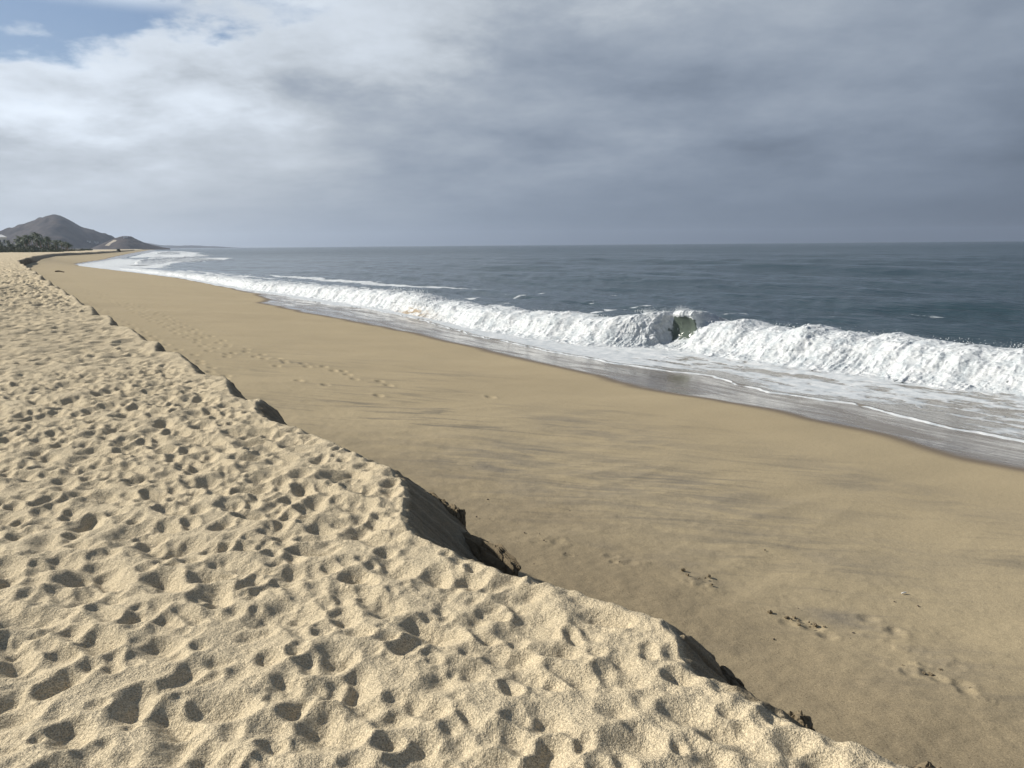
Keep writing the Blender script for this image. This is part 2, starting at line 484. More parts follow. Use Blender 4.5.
def mat_water():
    m, t, b = material('sea_water')
    st = t.attr('stc').outputs['Vector']
    foam = t.attr('foam').outputs['Fac']
    shal = t.attr('shallow').outputs['Fac']
    green = t.attr('green').outputs['Fac']
    sandy = t.attr('sandy').outputs['Fac']
    far = t.attr('far').outputs['Fac']
    deep = t.mix(t.noise(t.mapping(st, scale=(0.02, 0.06, 1)), 1.0, 3), (0.015, 0.032, 0.041), (0.024, 0.044, 0.052))
    col = t.mix(shal, deep, (0.165, 0.145, 0.115))
    col = t.mix(green, col, (0.082, 0.102, 0.086))
    # lacy foam: holes opened by cells, broken by noise
    wv = t.node('ShaderNodeVectorMath', operation='ADD')
    nz = t.node('ShaderNodeTexNoise'); t.put(nz.inputs['Vector'], t.mapping(st, scale=(0.6, 0.9, 0.9))); nz.inputs['Scale'].default_value = 1.6; nz.inputs['Detail'].default_value = 4
    t.put(wv.inputs[0], st); t.put(wv.inputs[1], t.scale(nz.outputs[1], 0.9))
    warp = wv.outputs[0]
    v1 = t.vor(t.mapping(warp, scale=(0.6, 1.3, 1.0)), 1.7)
    v2 = t.vor(t.mapping(warp, scale=(0.75, 1.5, 1.0)), 5.0)
    nn = t.noise(t.mapping(st, scale=(0.4, 1.0, 1.0)), 1.1, 6, 0.62)
    fine = t.noise(st, 9.0, 4, 0.65)
    lace = t.math('ADD', t.math('MULTIPLY', t.math('SUBTRACT', 1.0, v1), 0.42), t.math('MULTIPLY', t.math('SUBTRACT', 1.0, v2), 0.25))
    lace = t.math('ADD', lace, t.math('MULTIPLY', nn, 0.50))
    lace = t.math('ADD', lace, t.math('MULTIPLY', t.math('SUBTRACT', fine, 0.5), 0.30))
    F = t.ramp(t.math('SUBTRACT', t.math('MULTIPLY', foam, 1.45), lace), -0.10, 0.15)
    fw = t.mix(t.ramp(t.noise(t.mapping(st, scale=(1.0, .8, .55)), 2.6, 5, 0.65), .32, .66, smooth=False), (0.35, 0.385, 0.405), (0.575, 0.585, 0.585))
    fw = t.mix(sandy, fw, (0.27, 0.21, 0.14))
    t.put(b.inputs['Base Color'], t.mix(F, col, fw))
    t.put(b.inputs['Subsurface Weight'], t.math('MULTIPLY', F, 0.55))
    b.inputs['Subsurface Radius'].default_value = (1.0, 1.0, 1.0)
    b.inputs['Subsurface Scale'].default_value = 0.10
    r0 = t.math('ADD', 0.10, t.math('MULTIPLY', far, 0.16))
    t.put(b.inputs['Roughness'], t.math('ADD', t.math('MULTIPLY', F, 0.62), t.math('MULTIPLY', r0, t.math('SUBTRACT', 1.0, F))))
    b.inputs['IOR'].default_value = 1.333
    rip = t.noise(t.mapping(st, scale=(0.35, 1.0, 1)), 2.6, 5, 0.62, 0.3)
    rip2 = t.noise(t.mapping(st, scale=(0.07, 0.30, 1)), 1.7, 5, 0.6, 0.3)
    clear = t.math('SUBTRACT', 1.0, t.math('MULTIPLY', green, 0.93))
    nb = t.bump(rip2, 0.40, t.math('MULTIPLY', t.math('SUBTRACT', 1.0, shal), clear))
    nb = t.bump(rip, 0.16, t.math('MULTIPLY', clear, t.math('SUBTRACT', 0.75, t.math('MULTIPLY', shal, 0.5))), nb)
    fb = t.math('ADD', t.math('MULTIPLY', F, 0.7), t.math('MULTIPLY', t.math('MULTIPLY', fine, F), 0.9))
    t.put(b.inputs['Normal'], t.bump(fb, 0.032, 0.65, nb))
    return m


M_SAND = mat_dry_sand()
M_BEACH = mat_beach()
M_WATER = mat_water()

# ------------------------------------------------------------------ heights
BERM = 2.7


def beach_z(s, t):
    e = rimc(s); w = swash0(s)
    u = np.maximum((t - e) / np.maximum(w - e, 1.0), -0.15)
    z = np.where(u < 1, 1.62 + (0.15 - 1.62) * u, 0.15 - 0.09 * (t - w))
    z = z + 0.10 * np.exp(-np.maximum(u, 0) / 0.06)
    return np.maximum(z, -1.6)


def gblur(h, sig):
    n = max(1, int(3 * sig))
    k = np.exp(-0.5 * (np.arange(-n, n + 1) / sig) ** 2); k /= k.sum()
    for ax in (0, 1):
        p = np.pad(h, [(n, n) if i == ax else (0, 0) for i in (0, 1)], mode='edge')
        o = np.zeros_like(h)
        for i, w in enumerate(k):
            sl = [slice(None)] * 2
            sl[ax] = slice(i, i + h.shape[ax])
            o += w * p[tuple(sl)]
        h = o
    return h


class Trample:
    """a patch of dry sand trodden over and over: pits with slopes at the angle of repose, pushed-up rims, old ones slumped soft"""
    def __init__(self, x0, x1, y0, y1, res, dens, seed):
        self.x0, self.y0, self.res = x0, y0, res
        nx, ny = int((x1 - x0) / res), int((y1 - y0) / res)
        self.nx, self.ny = nx, ny
        g = np.random.default_rng(seed)
        x = x0 + np.arange(nx) * res; y = y0 + np.arange(ny) * res
        XX, YY = np.meshgrid(x, y)
        h = 0.022 * perlin(XX / 0.95, YY / 0.95, 3) + 0.022 * perlin(XX / 0.42, YY / 0.42, 5) + 0.03 * perlin(XX / 2.7, YY / 2.7, 9)
        area = (x1 - x0) * (y1 - y0)
        for (n, dlo, dhi, slope, blur) in ((dens * 1.0, .030, .060, .56, .012), (dens * 0.8, .026, .056, .66, .008), (dens * 0.9, .020, .052, .78, .006)):
            for _ in range(int(n * area)):
                self.stamp(h, g.uniform(0, nx), g.uniform(0, ny), g, dlo, dhi, slope)
            if blur < .02:                                   # kicked crumbs and small dents
                for _ in range(int(dens * .7 * area)):
                    self.stamp(h, g.uniform(0, nx), g.uniform(0, ny), g, .010, .022, slope * .9, .35)
            if blur / res > 0.3:
                h = gblur(h, blur / res)
        h += 0.003 * perlin(XX / 0.045, YY / 0.045, 21) + 0.0045 * perlin(XX / 0.10, YY / 0.10, 22) + .006 * perlin(XX / .21, YY / .21, 23)
        self.h = h

    def stamp(self, h, cx, cy, g, dlo, dhi, slope, small=1.0):
        res = self.res
        foot = g.random() < 0.62
        dep = g.uniform(dlo, dhi) * (1 if foot else 0.8)
        L = (g.uniform(.03, .085) if foot else g.uniform(0, .02)) * small
        r0 = g.uniform(.006, .022)
        ang = -A + math.pi / 2 + g.normal(0, 0.5) if g.random() < 0.65 else g.uniform(0, 6.28)
        R = r0 + dep / slope
        W_ = (R + L + .10) / res
        i0, i1 = int(max(0, cy - W_)), int(min(self.ny, cy + W_ + 1))
        j0, j1 = int(max(0, cx - W_)), int(min(self.nx, cx + W_ + 1))
        if i1 - i0 < 2 or j1 - j0 < 2: return
        yy = (np.arange(i0, i1) - cy)[:, None] * res; xx = (np.arange(j0, j1) - cx)[None, :] * res
        u = xx * math.cos(ang) + yy * math.sin(ang); v = -xx * math.sin(ang) + yy * math.cos(ang)
        du = np.maximum(np.abs(u) - L, 0)
        dd = np.sqrt(du * du + v * v)
        w = h[i0:i1, j0:j1]
        base = h[min(int(cy), self.ny - 1), min(int(cx), self.nx - 1)]
        tilt = g.uniform(-.15, .25) * u
        pit = base * 0.75 - dep + slope * np.maximum(dd - r0, 0) + tilt
        rim_ = g.uniform(.15, .42) * dep * np.exp(-((dd - R) / .028) ** 2) * (1 + g.uniform(0, .9) * np.clip(u / .12, -1, 1))
        w2 = w + rim_
        k = 0.010
        m = np.clip(0.5 + 0.5 * (w2 - pit) / k, 0, 1)
        h[i0:i1, j0:j1] = w2 + (pit - w2) * m - k * m * (1 - m)

    def at(self, x, y):
        u = np.clip((x - self.x0) / self.res, 0, self.nx - 2.001); v = np.clip((y - self.y0) / self.res, 0, self.ny - 2.001)
        i = u.astype(int); j = v.astype(int); a = u - i; b = v - j
        h = self.h
        return (h[j, i] * (1 - a) + h[j, i + 1] * a) * (1 - b) + (h[j + 1, i] * (1 - a) + h[j + 1, i + 1] * a) * b


T1 = Trample(-13, 6, -1.5, 15, 0.012, 14.0, 11)


def fold(v, a, b):
    """walk back and forth through the trodden patch so that it carries on without a seam"""
    w = b - a
    u = np.mod(v - a, 2 * w)
    return a + np.where(u > w, 2 * w - u, u)


def berm_relief(x, y):
    r = np.hypot(x, y)
    inside = (x > -12.5) & (x < 5.5) & (y > -1) & (y < 14.5)
    h = np.zeros_like(r)
    h[inside] = T1.at(fold(x[inside] * 1.22, -12.5, 5.5), fold(y[inside] * 1.22, -1, 14.5)) * .84
    c = ~inside | (r > 11)
    xr = (x[c] * .79 - y[c] * .61) * 1.0; yr = (x[c] * .61 + y[c] * .79) * 1.0
    g2 = T1.at(fold(xr, -12.5, 5.5), fold(yr + 2 * perlin(xr / 9, yr / 9, 33), -1, 14.5)) * (1.0 + .3 * perlin(x[c] / 7, y[c] / 7, 34)) * (1 + 1.3 * sstep(11, 45, r[c])) + .03 * perlin(x[c] / 3.1, y[c] / 3.1, 35)
    k = np.where(inside[c], sstep(11, 13, r[c]), 1.0)
    h[c] = h[c] * (1 - k) + g2 * k
    return h


# ------------------------------------------------------------------ the dry upper beach with its cut bank
def build_berm():
    azs = azimuths(-36.5, 38, -85, 75, 0.072, 0.7)
    r = radial(0.55, 950, 6.6e-4, 0.0030)
    RR, AA = np.meshgrid(r, azs, indexing='ij')
    X = RR * np.sin(AA); Y = RR * np.cos(AA)
    S0, T0 = st_of(X, Y)
    keep = T0 < rimc(S0) + 0.9
    s, t, x, y, rr = S0[keep], T0[keep], X[keep], Y[keep], RR[keep]
    e = lip(s) + 0.022 * perlin(s / 0.16, t * 0 + 3.3, 41) * np.clip(6 / np.maximum(s, 1), 0, 1) + 0.02 * perlin(s / 0.9, t * 0 + 1.1, 42) * sstep(5, 12, s)
    relief = np.zeros_like(x)
    kk = t < e + 0.6
    relief[kk] = berm_relief(x[kk], y[kk])
    q = t - e
    near = sstep(-0.30, 0.02, q)
    z = BERM + relief * (1 - 0.75 * sstep(-0.05, 0.1, q)) * (1 - .5 * sstep(-.35, 0, q) * sstep(5, 9, s)) + 0.02 * near
    z = z + 0.15 * fbm(x / 40, y / 40, 2, 50) * sstep(40, 120, rr)
    # slump face below the lip, then the vertical cut
    f = np.maximum(q, 0)
    obl = s + 0.75 * t
    face = 0.84 * f + sstep(0, .06, f) * (0.012 * perlin(obl / 0.030, t / 0.9, 61) + 0.022 * perlin(obl / 0.09, t / 0.8, 62) + .010 * perlin(s / .05, t / .05, 66))
    q2 = t - (rimc(s) + (0.03 * perlin(s / 0.12, s * 0 + 9.1, 63) + 0.05 * perlin(s / 0.4, s * 0 + 2.1, 64)) * (1 - .6 * sstep(6, 9, s)))
    cut = 4.5 * np.maximum(q2, 0) * (1 + 0.2 * perlin(s / 0.1, t / 0.1, 65))
    z = z - face - cut
    z = np.maximum(z, beach_z(s, t) - 0.5)
    damp_shade = sstep(0.0, 0.06, q) * (0.62 + 0.38 * sstep(-0.05, 0.05, q2)) * (1 + .45 * perlin(obl / .035, t / .7, 67) + .3 * perlin(obl / .12, t / .9, 68))  # shade of the slump face put into the colour, streaked; damp sand past the rim
    me = grid_mesh('sand_berm', X, Y, spread(keep, z), keep, {'damp_shade': spread(keep, damp_shade)})
    return tag(link('dry_sand_ground', me, M_SAND), kind='structure')


build_berm()

# ------------------------------------------------------------------ the smooth lower beach
DUG = [(4.45, 4.79), (3.53, 4.94), (2.62, 4.98), (2.44, 5.03), (5.03, 4.49), (2.79, 5.33), (5.66, 4.16), (1.6, 5.2), (3.1, 5.6)]


def build_beach():
    azs = azimuths(-36, 38, -80, 80, 0.085, 0.8)
    r = radial(1.6, 2600, 6.5e-4, 0.007)
    RR, AA = np.meshgrid(r, azs, indexing='ij')
    X = RR * np.sin(AA); Y = RR * np.cos(AA)
    S0, T0 = st_of(X, Y)
    keep = (T0 > rimc(S0) - 0.7) & (T0 < swash0(S0) + 9)
    s, t, RR = S0[keep], T0[keep], RR[keep]
    wline = wetc(s) + 0.5 * perlin(s / 5.0, s * 0 + 4.4, 71) + 0.22 * perlin(s / 1.6, t / 3, 72) + 0.07 * perlin(s / 0.5, t / 1.5, 73)
    wet = sstep(-0.75, 0.75, t - wline)
    z = beach_z(s, t)
    dry = 1 - wet
    lod = np.clip(12 / RR, 0, 1)
    up = sstep(9.5, 3.5, t) * sstep(120, 20, s)                      # rougher near the bank
    z += dry * (0.035 * fbm(s / 3.5, t / 5.0, 3, 75) + up * lod * (0.012 * fbm(s / 0.9, t / 0.7, 3, 76) + 0.004 * perlin(s / 0.10, t / 0.14, 77)))
    # ridged backwash rills in the middle of the slope
    mid = sstep(3.0, 5.0, t) * sstep(11, 7, t) * sstep(2.0, 5, s) * sstep(18, 11, s)
    rid = 1 - np.abs(perlin((s - 0.25 * t) / 0.55, t / 2.6, 78))
    z += 0.016 * mid * (rid - 0.6)
    for (ds_, dt_) in DUG:
        for k in range(5):
            cs, ct = ds_ + rng.normal(0, .14), dt_ + rng.normal(0, .10)
            rad = rng.uniform(.03, .07)
            w = (np.abs(s - cs) < .5) & (np.abs(t - ct) < .5)
            d2 = np.hypot((s[w] - cs), (t[w] - ct) * 0.9)
            z[w] += rng.uniform(-.020, .012) * np.exp(-(d2 / rad) ** 2) + .004 * np.exp(-((d2 - 1.5 * rad) / (.45 * rad)) ** 2)
    # two lines of footprints
    tracks = [[(79.3, 3.7), (59.6, 4.8), (43.2, 5.2), (36.1, 5.5), (29.0, 5.36), (24.8, 5.44), (21.9, 5.65), (19.0, 6.4), (17.2, 7.1)],
              [(64.8, 2.7), (46.6, 3.24), (33.1, 3.24), (27.5, 3.5), (22.4, 3.6), (20.5, 3.75), (16.5, 3.6)],
              [(60, 4.1), (43, 4.6), (31, 4.75), (24, 4.7), (21, 4.7)]]
    for tr in tracks:
        c = curve([(a, b) for a, b in tr])
        q = tr[-1][0]; side = 1
        while q < tr[0][0]:
            q += rng.uniform(.55, .8); side = -side
            cs, ct = q, float(c(q)) + side * .13 + rng.normal(0, .06)
            w = (np.abs(s - cs) < .6) & (np.abs(t - ct) < .5)
            d2 = np.hypot((s[w] - cs) / 1.7, (t[w] - ct))
            z[w] += -0.036 * np.exp(-(d2 / .085) ** 3) + .007 * np.exp(-((d2 - .14) / .05) ** 2)
    # sparser wandering prints across the slope further down
    for k in range(14):
        cs = rng.uniform(14, 24); ct = 5.0 + (24 - cs) * rng.uniform(-.1, .35) + rng.normal(0, .3)
        w = (np.abs(s - cs) < .6) & (np.abs(t - ct) < .5)
        d2 = np.hypot((s[w] - cs) / 1.6, (t[w] - ct))
        z[w] += -0.040 * np.exp(-(d2 / .08) ** 3) + .008 * np.exp(-((d2 - .13) / .05) ** 2)
    grav = np.clip(sstep(6.2, 3.4, t + 0.6 * perlin(s / 1.2, t / 1.2, 80)) * sstep(14, 5, s), 0, 1)
    dark = sstep(2.6, 4.0, t) * sstep(12.5, 8.0, t + 0.8 * perlin(s / 3, t / 3, 81)) * sstep(34, 14, s) * np.clip(0.55 + 1.1 * fbm(s / 3.0, t / 4.0, 2, 82), 0, 1)
    stain = np.zeros_like(dark)
    for (cs, ct, a, b, amp) in ((4.7, 4.9, .5, .25, .8), (2.55, 5.35, .28, .22, .9), (3.4, 5.3, .35, .3, .7), (5.3, 4.5, .4, .2, .7), (7.2, 7.2, 1.6, .9, .6), (8.3, 5.4, 2.4, 2.0, .75), (5.7, 6.9, 2.2, 1.1, .55), (10.5, 8.6, 2.2, 1.2, .6), (6.5, 10.2, 2.5, .8, .4), (2.9, 4.9, .2, .15, .6)):
        stain = np.maximum(stain, amp * np.exp(-((s - cs) / a) ** 2 - ((t - ct) / b) ** 2))
    far_d = 0.35 * sstep(14, 40, s) * np.clip(fbm(s / 9, t / 2.5, 3, 83), 0, 1) * sstep(13, 6, t)
    dark = np.maximum(dark, far_d)
    P_ = lambda v: spread(keep, v)
    me = grid_mesh('beach', X, Y, P_(z), keep, {'wet': P_(wet), 'grav': P_(grav), 'dark': P_(dark), 'stain': P_(stain), 'stc': (S0, T0, P_(z))})
    return tag(link('beach', me, M_BEACH), kind='structure')


build_beach()

# ------------------------------------------------------------------ the sea
def swash(s):
    return swash0(s) + (0.35 * perlin(s / 2.6, s * 0 + 0.7, 91) + 0.20 * perlin(s / 0.9, s * 0 + 5.7, 92) + 0.08 * perlin(s / 0.3, s * 0 + 8.7, 93))


def toe(s):
    return toe0(s) + 0.25 * perlin(s / 1.7, s * 0 + 3.1, 94) + 0.12 * perlin(s / 0.5, s * 0 + 6.1, 95)


WAVES = []
for lam, amp, spread in ((34, .20, .22), (21, .15, .28), (13, .07, .5), (8.5, .05, .45), (6, .05, .5), (4, .040, .6), (2.8, .030, .7), (1.9, .020, .8), (1.3, .010, .9)):
    for k in range(4):
        th = rng.normal(0, spread)
        l = lam * rng.uniform(.8, 1.25)
        WAVES.append((2 * math.pi / l * math.sin(th), 2 * math.pi / l * math.cos(th), rng.uniform(0, 6.28), amp * .55 * rng.uniform(.6, 1.2), l))

STREAKS = [((50, 26.1), (54, 31), .7, .7), ((54, 31), (55, 39), .6, .6), ((38.5, 28.2), (39.2, 33), .5, .8), ((39.2, 33), (39.5, 38), .5, .5), ((24.4, 39.5), (21, 40.5), .5, .6), ((16.4, 33.5), (13, 33.0), .7, .7),
           ((31.9, 28.5), (31, 36), .5, .45), ((27.5, 37.9), (25, 38.5), .5, .5), ((35, 27), (34, 31), .6, .5), ((13.5, 29.5), (9, 28.5), 1.0, .5), ((20, 27.2), (15, 27.0), .6, .35),
           ((45, 27), (48, 30), .8, .6), ((57, 27), (60, 31), 1.0, .6)]


def sea_sheet():
    azs = azimuths(-36.5, 38, -42, 85, 0.085, 0.8)
    r = np.concatenate([radial(13.5, 3000, 1.5e-4, 0.0058), radial(3060, 7400, 1, 0.03)])
    RR, AA = np.meshgrid(r, azs, indexing='ij')
    X = RR * np.sin(AA); Y = RR * np.cos(AA)
    s, t = st_of(X, Y)
    sw = swash(s); to = toe(s)
    keep = (t > sw - 0.5)
    q = t - sw
    dr = np.gradient(r)[:, None] * np.ones_like(X)
    zw = np.zeros_like(X)
    amp_shore = sstep(0.0, 14.0, t - to) * 0.9 + 0.1
    for (ks, kt, ph, a, l) in WAVES:
        lod = np.clip(l / (2.5 * dr) - 0.6, 0, 1)
        zw += a * lod * np.sin(ks * s + kt * t + ph)
    zw *= amp_shore
    for (tc, sc, wd, sl, hh) in ((76, 102, 3.6, 34, 1.0), (47, 25, 3.0, 30, .6), (120, 160, 5, 80, 1.0), (62, 60, 4.0, 30, .6), (105, 55, 4.5, 60, .8), (145, 60, 5, 80, .8), (200, 120, 7, 140, 1.0), (38, 12, 2.6, 12, .4)):
        tt = t - tc - 2.5 * perlin(s / 18, s * 0 + tc, 97)
        zw += hh * np.exp(-(tt / wd) ** 2 - ((s - sc) / sl) ** 2)
    bz = beach_z(s, t)
    film = 0.035 * (1 - np.exp(-np.maximum(q, 0) / 0.12)) + 0.022 * np.exp(-((q - .12) / .10) ** 2) - 0.06 * sstep(0, -.2, q)
    a = bz + film; b = zw - 0.02
    k = 0.10
    mm = np.clip(0.5 + 0.5 * (a - b) / k, 0, 1)
    z = b + (a - b) * mm + k * mm * (1 - mm) * sstep(0, 2, q)
    z = np.where(q < 0, bz + film, z)
    # foam
    n_ = fbm(s / 4.0, t / 1.3, 3, 101)
    nl = fbm(s / 16.0, t / 4.5, 3, 104)
    front = (.80 + .5 * perlin(s / .7, t / .7, 107) + .2 * n_) * np.exp(-(np.maximum(q, 0) / .10) ** 2) + .0 * q
    front = np.maximum(front, 1.1 * np.exp(-((t - to) / .45) ** 2) * sstep(40, 20, s))
    wash = (0.47 + .16 * n_ + .10 * nl) * sstep(0.0, .5, q) * sstep(1.2, -.3, t - to)
    wash = wash * (1 + .55 * sstep(18, 24, s) - .30 * sstep(1.5, 0.3, q) * sstep(28, 14, s))
    wash2 = sstep(34, 46, s) * sstep(0, .3, q) * sstep(4.5, 1.0, t - to) * (.95 + .25 * n_)
    foam = np.maximum(np.maximum(front, wash), wash2)
    # trailing foam behind the breaker, denser up the coast
    beh = sstep(-.5, .8, t - to) * sstep(9.0, 2.0, t - to) * (.36 + .35 * n_) * sstep(30, 60, s)
    foam = np.maximum(foam, beh)
    up = sstep(50, 75, s) * sstep(0, 1, q) * sstep(185, 150, s)
    foam = np.maximum(foam, up * sstep(17, 9, t - sw + 3 * nl) * (.50 + .45 * n_ + .35 * nl))
    foam = np.maximum(foam, 1.05 * np.exp(-((t - (36 + 1.5 * perlin(s / 14, s * 0, 98) - .06 * np.maximum(s - 102, 0) + .12 * np.maximum(80 - s, 0))) / 1.6) ** 2) * sstep(55, 75, s) * sstep(150, 125, s) * (.8 + .4 * n_))
    foam = np.maximum(foam, .62 * np.exp(-((t - 28 - 2 * nl) / 2.2) ** 2) * sstep(58, 70, s) * sstep(160, 135, s) * (.8 + .4 * n_))
    # second and third lines of broken water far up the beach
    c2 = curve([(185, 16), (205, 19), (252, 36), (300, 58), (330, 66)])
    foam = np.maximum(foam, 1.1 * np.exp(-((t - c2(s) - 4) / 8.0) ** 2) * sstep(190, 215, s) * sstep(330, 290, s) * (.9 + .3 * nl))
    foam = np.maximum(foam, sstep(170, 215, s) * sstep(420, 300, s) * sstep(0, 2, q) * sstep(26, 12, q) * (.75 + .4 * nl))
    c3 = curve([(380, 42), (530, 70), (638, 88), (800, 128), (1000, 160)])
    foam = np.maximum(foam, sstep(350, 420, s) * sstep(1300, 800, s) * sstep(0, 3, q) * sstep(55, 20, q + 14 * nl) * (.8 + .5 * nl))
    foam = np.maximum(foam, 1.1 * np.exp(-((t - c3(s) - 18) / 14.0) ** 2) * sstep(420, 520, s) * sstep(760, 690, s))
    for (p0, p1, w, amp) in STREAKS:
        p0 = np.array(p0); dv = np.array(p1) - p0
        sel = (np.abs(s - p0[0]) < 12) & (np.abs(t - p0[1]) < 14)
        ss, tt = s[sel] + .5 * perlin(t[sel] / 1.2, s[sel] / 2, 99), t[sel] + .7 * perlin(s[sel] / 1.6, t[sel] / 2.2, 100)
        h = np.clip(((ss - p0[0]) * dv[0] + (tt - p0[1]) * dv[1]) / (dv @ dv), 0, 1)
        dd = np.hypot(ss - p0[0] - h * dv[0], tt - p0[1] - h * dv[1])
        foam[sel] = np.maximum(foam[sel], .8 * amp * np.exp(-(dd / w) ** 2) * (.85 + .5 * n_[sel]))
    # scattered caps
    caps = sstep(.62, .95, perlin(s / 7, t / 2.2, 102) + .5 * perlin(s / 2, t / .8, 103)) * sstep(160, 30, t) * .35 * sstep(0, 10, t - to)
    foam = np.maximum(foam, caps)
    z = z + 0.05 * np.clip(foam, 0, 1) * (n_ + .5 * perlin(s / .5, t / .3, 105)) * sstep(.6, 2, q) * np.clip(20 / RR, 0, 1)
    shallow = sstep(4.5, -2.5, t - to) * sstep(400, 60, s) * 1.0
    shallow = np.maximum(shallow, .10 * sstep(16, 2, t - to))
    me = grid_mesh('sea', X, Y, z, keep, {'foam': np.clip(foam, 0, 1.2), 'shallow': shallow, 'far': sstep(40, 600, RR), 'stc': (s, t, z * 1.0)})
    return tag(link('sea', me, M_WATER), kind='structure')


sea_sheet()

# ------------------------------------------------------------------ breaking waves
def breaker(name, sarr, toe_f, prof_f, nv, label, seed, puff=0.13, sandy_f=None, end=(0.6, 0.6), open_end=False, parent=None, foam_back=1.0, base_f=None):
    """a sheet swept along the shore. prof_f(s) gives (dt, h, foam, green) control rows from the toe over the crest to the back"""
    ns = len(sarr)
    P = prof_f(sarr)                       # (ncontrol, 4, ns)
    nctl = P.shape[0]
    u = np.linspace(0, nctl - 1, nv)
    i = np.clip(u.astype(int), 0, nctl - 2); f = (u - i)[:, None]
    def cr(k):                              # catmull-rom through the control rows
        p1 = P[i, k]; p2 = P[i + 1, k]
        p0 = P[np.maximum(i - 1, 0), k]; p3 = P[np.minimum(i + 2, nctl - 1), k]
        return p1 + .5 * f * (p2 - p0 + f * (2 * p0 - 5 * p1 + 4 * p2 - p3 + f * (3 * (p1 - p2) + p3 - p0)))
    dt = cr(0); h = cr(1); foam = np.clip(cr(2), 0, 1.2); green = np.clip(cr(3), 0, 1)
    s = np.broadcast_to(sarr, dt.shape)
    endf = np.minimum(sstep(0, end[0], s - sarr[0]), sstep(0, end[1], sarr[-1] - s)) ** .6
    if open_end:                            # the curtain stays full height where the curl is open
        e1 = np.minimum(np.where(dt > 1.25, sstep(0, .9, s - sarr[0] + .15), 1.0), sstep(0, end[1], sarr[-1] - s)) ** .6
        endf = e1
    h = h * endf - .12 * (1 - endf)
    t = toe_f(s) + dt
    # normals in the profile plane
    gt = np.gradient(t, axis=0); gh = np.gradient(h, axis=0)
    ln = np.hypot(gt, gh) + 1e-6
    nt, nh = -gh / ln, gt / ln
    x3, y3, z3 = s, t, h
    bil = 0
    for (sc, am) in ((.9, .9), (.42, .7), (.2, .55), (.10, .42), (.05, .28)):
        nz_ = vnoise3(x3 / sc + 5, y3 / sc, z3 / (1.5 * sc), seed + int(100 * sc))
        bil = bil + am * (.6 * nz_ + .4 * (2.0 * np.abs(nz_) - .7))
    fall = perlin(x3 / .16 + .5 * z3, z3 / 1.1 + y3 / 2, seed + 40) + .6 * perlin(x3 / .06 + .5 * z3, z3 / .6 + y3, seed + 41)   # streaks of falling water
    bil = bil + .35 * fall
    foam = np.clip(foam + (1 - .8 * green) * (-.17 + .26 * fall + .26 * fbm(x3 / .8, z3 / .5 + y3 / .9, 3, seed + 42)) + .25 * green * fbm(x3 / .22, z3 / .3, 3, seed + 47), 0, 1.2)
    cur_ = np.hypot((s - 23.62) / .78, (h - .72) / .80) + .22 * fbm(x3 / .3, z3 / .3, 3, seed + 48)      # the clear water is a rounded patch, foam all round it
    foam = np.where((np.abs(s - 23.62) < 1.1) & (green > .02), np.maximum(foam, 1.0 * sstep(.72, 1.08, cur_)), foam)
    am = puff * np.clip(foam, 0, 1) ** 1.5 * endf
    t = t + nt * bil * am
    h = h + nh * bil * am
    wall = np.abs(np.gradient(toe_f(sarr), sarr))[None, :]
    s = s - np.clip(wall - .6, 0, 1.5) * .13 * bil * np.clip(foam, 0, 1)      # stretches that face along the shore churn too
    s2 = s - (.30 * np.abs(fbm(x3 * 0 + 1.7, z3 / .25 + y3 / .3, 3, seed + 43)) * sstep(sarr[0] + 1.0, sarr[0], s) if open_end else 0) + .5 * am * vnoise3(x3 / .3, y3 / .3, z3 / .3, seed + 9)
    if base_f is not None: h = h + base_f(s2, t)
    X, Y = xy_of(s2, t)
    sandy = sandy_f(s2, t, h) if sandy_f else np.zeros_like(h)
    me = grid_mesh(name, X, Y, h, None, {'foam': foam, 'green': green, 'sandy': sandy, 'shallow': .12 * np.ones_like(h), 'far': 0 * h, 'stc': (s2, t, h)})
    o = link(name, me, M_WATER, parent)
    if label: tag(o, label, 'wave', 'breaking waves along the shore')
    return o


def hvar(s, seed):
    return 1 + .16 * perlin(s / 2.3, s * 0 + 1.3, seed) + .10 * perlin(s / .8, s * 0 + 4.3, seed + 1)


def prof_right(s):
    H = 1.05 * hvar(s, 120) * np.interp(s, [3, 10, 16, 21, 22.4], [.9, .95, 1.08, 1.05, .95])
    o = np.ones_like(s)
    k = perlin(s / 1.3, s * 0 + 7, 123)
    rows = [(-.95 * o, -.06 * o, .8 * o, 0 * o), (-.55 * o, .05 * H, 1.05 * o, 0 * o), (-.18 * o, .24 * H, 1.1 * o, 0 * o), (.12 * o, .48 * H, 1.1 * o, 0 * o), (.45 * o + .10 * k, .72 * H, 1.08 * o, 0 * o), (.85 * o + .15 * k, .90 * H, 1.05 * o, 0 * o),
            (1.35 * o + .2 * k, 1.0 * H, .95 + .1 * k, 0 * o), (2.0 * o, .98 * H, .82 + .18 * k, .2 * o), (2.8 * o, .84 * H, .62 + .25 * k, .2 * o), (3.9 * o, .55 * H, .46 + .3 * k, .1 * o), (5.4 * o, .2 * H, .28 + .2 * k, 0 * o), (7.6 * o, -.15 * o, .05 * o, 0 * o)]
    return np.array([[np.broadcast_to(c, s.shape) for c in r] for r in rows])


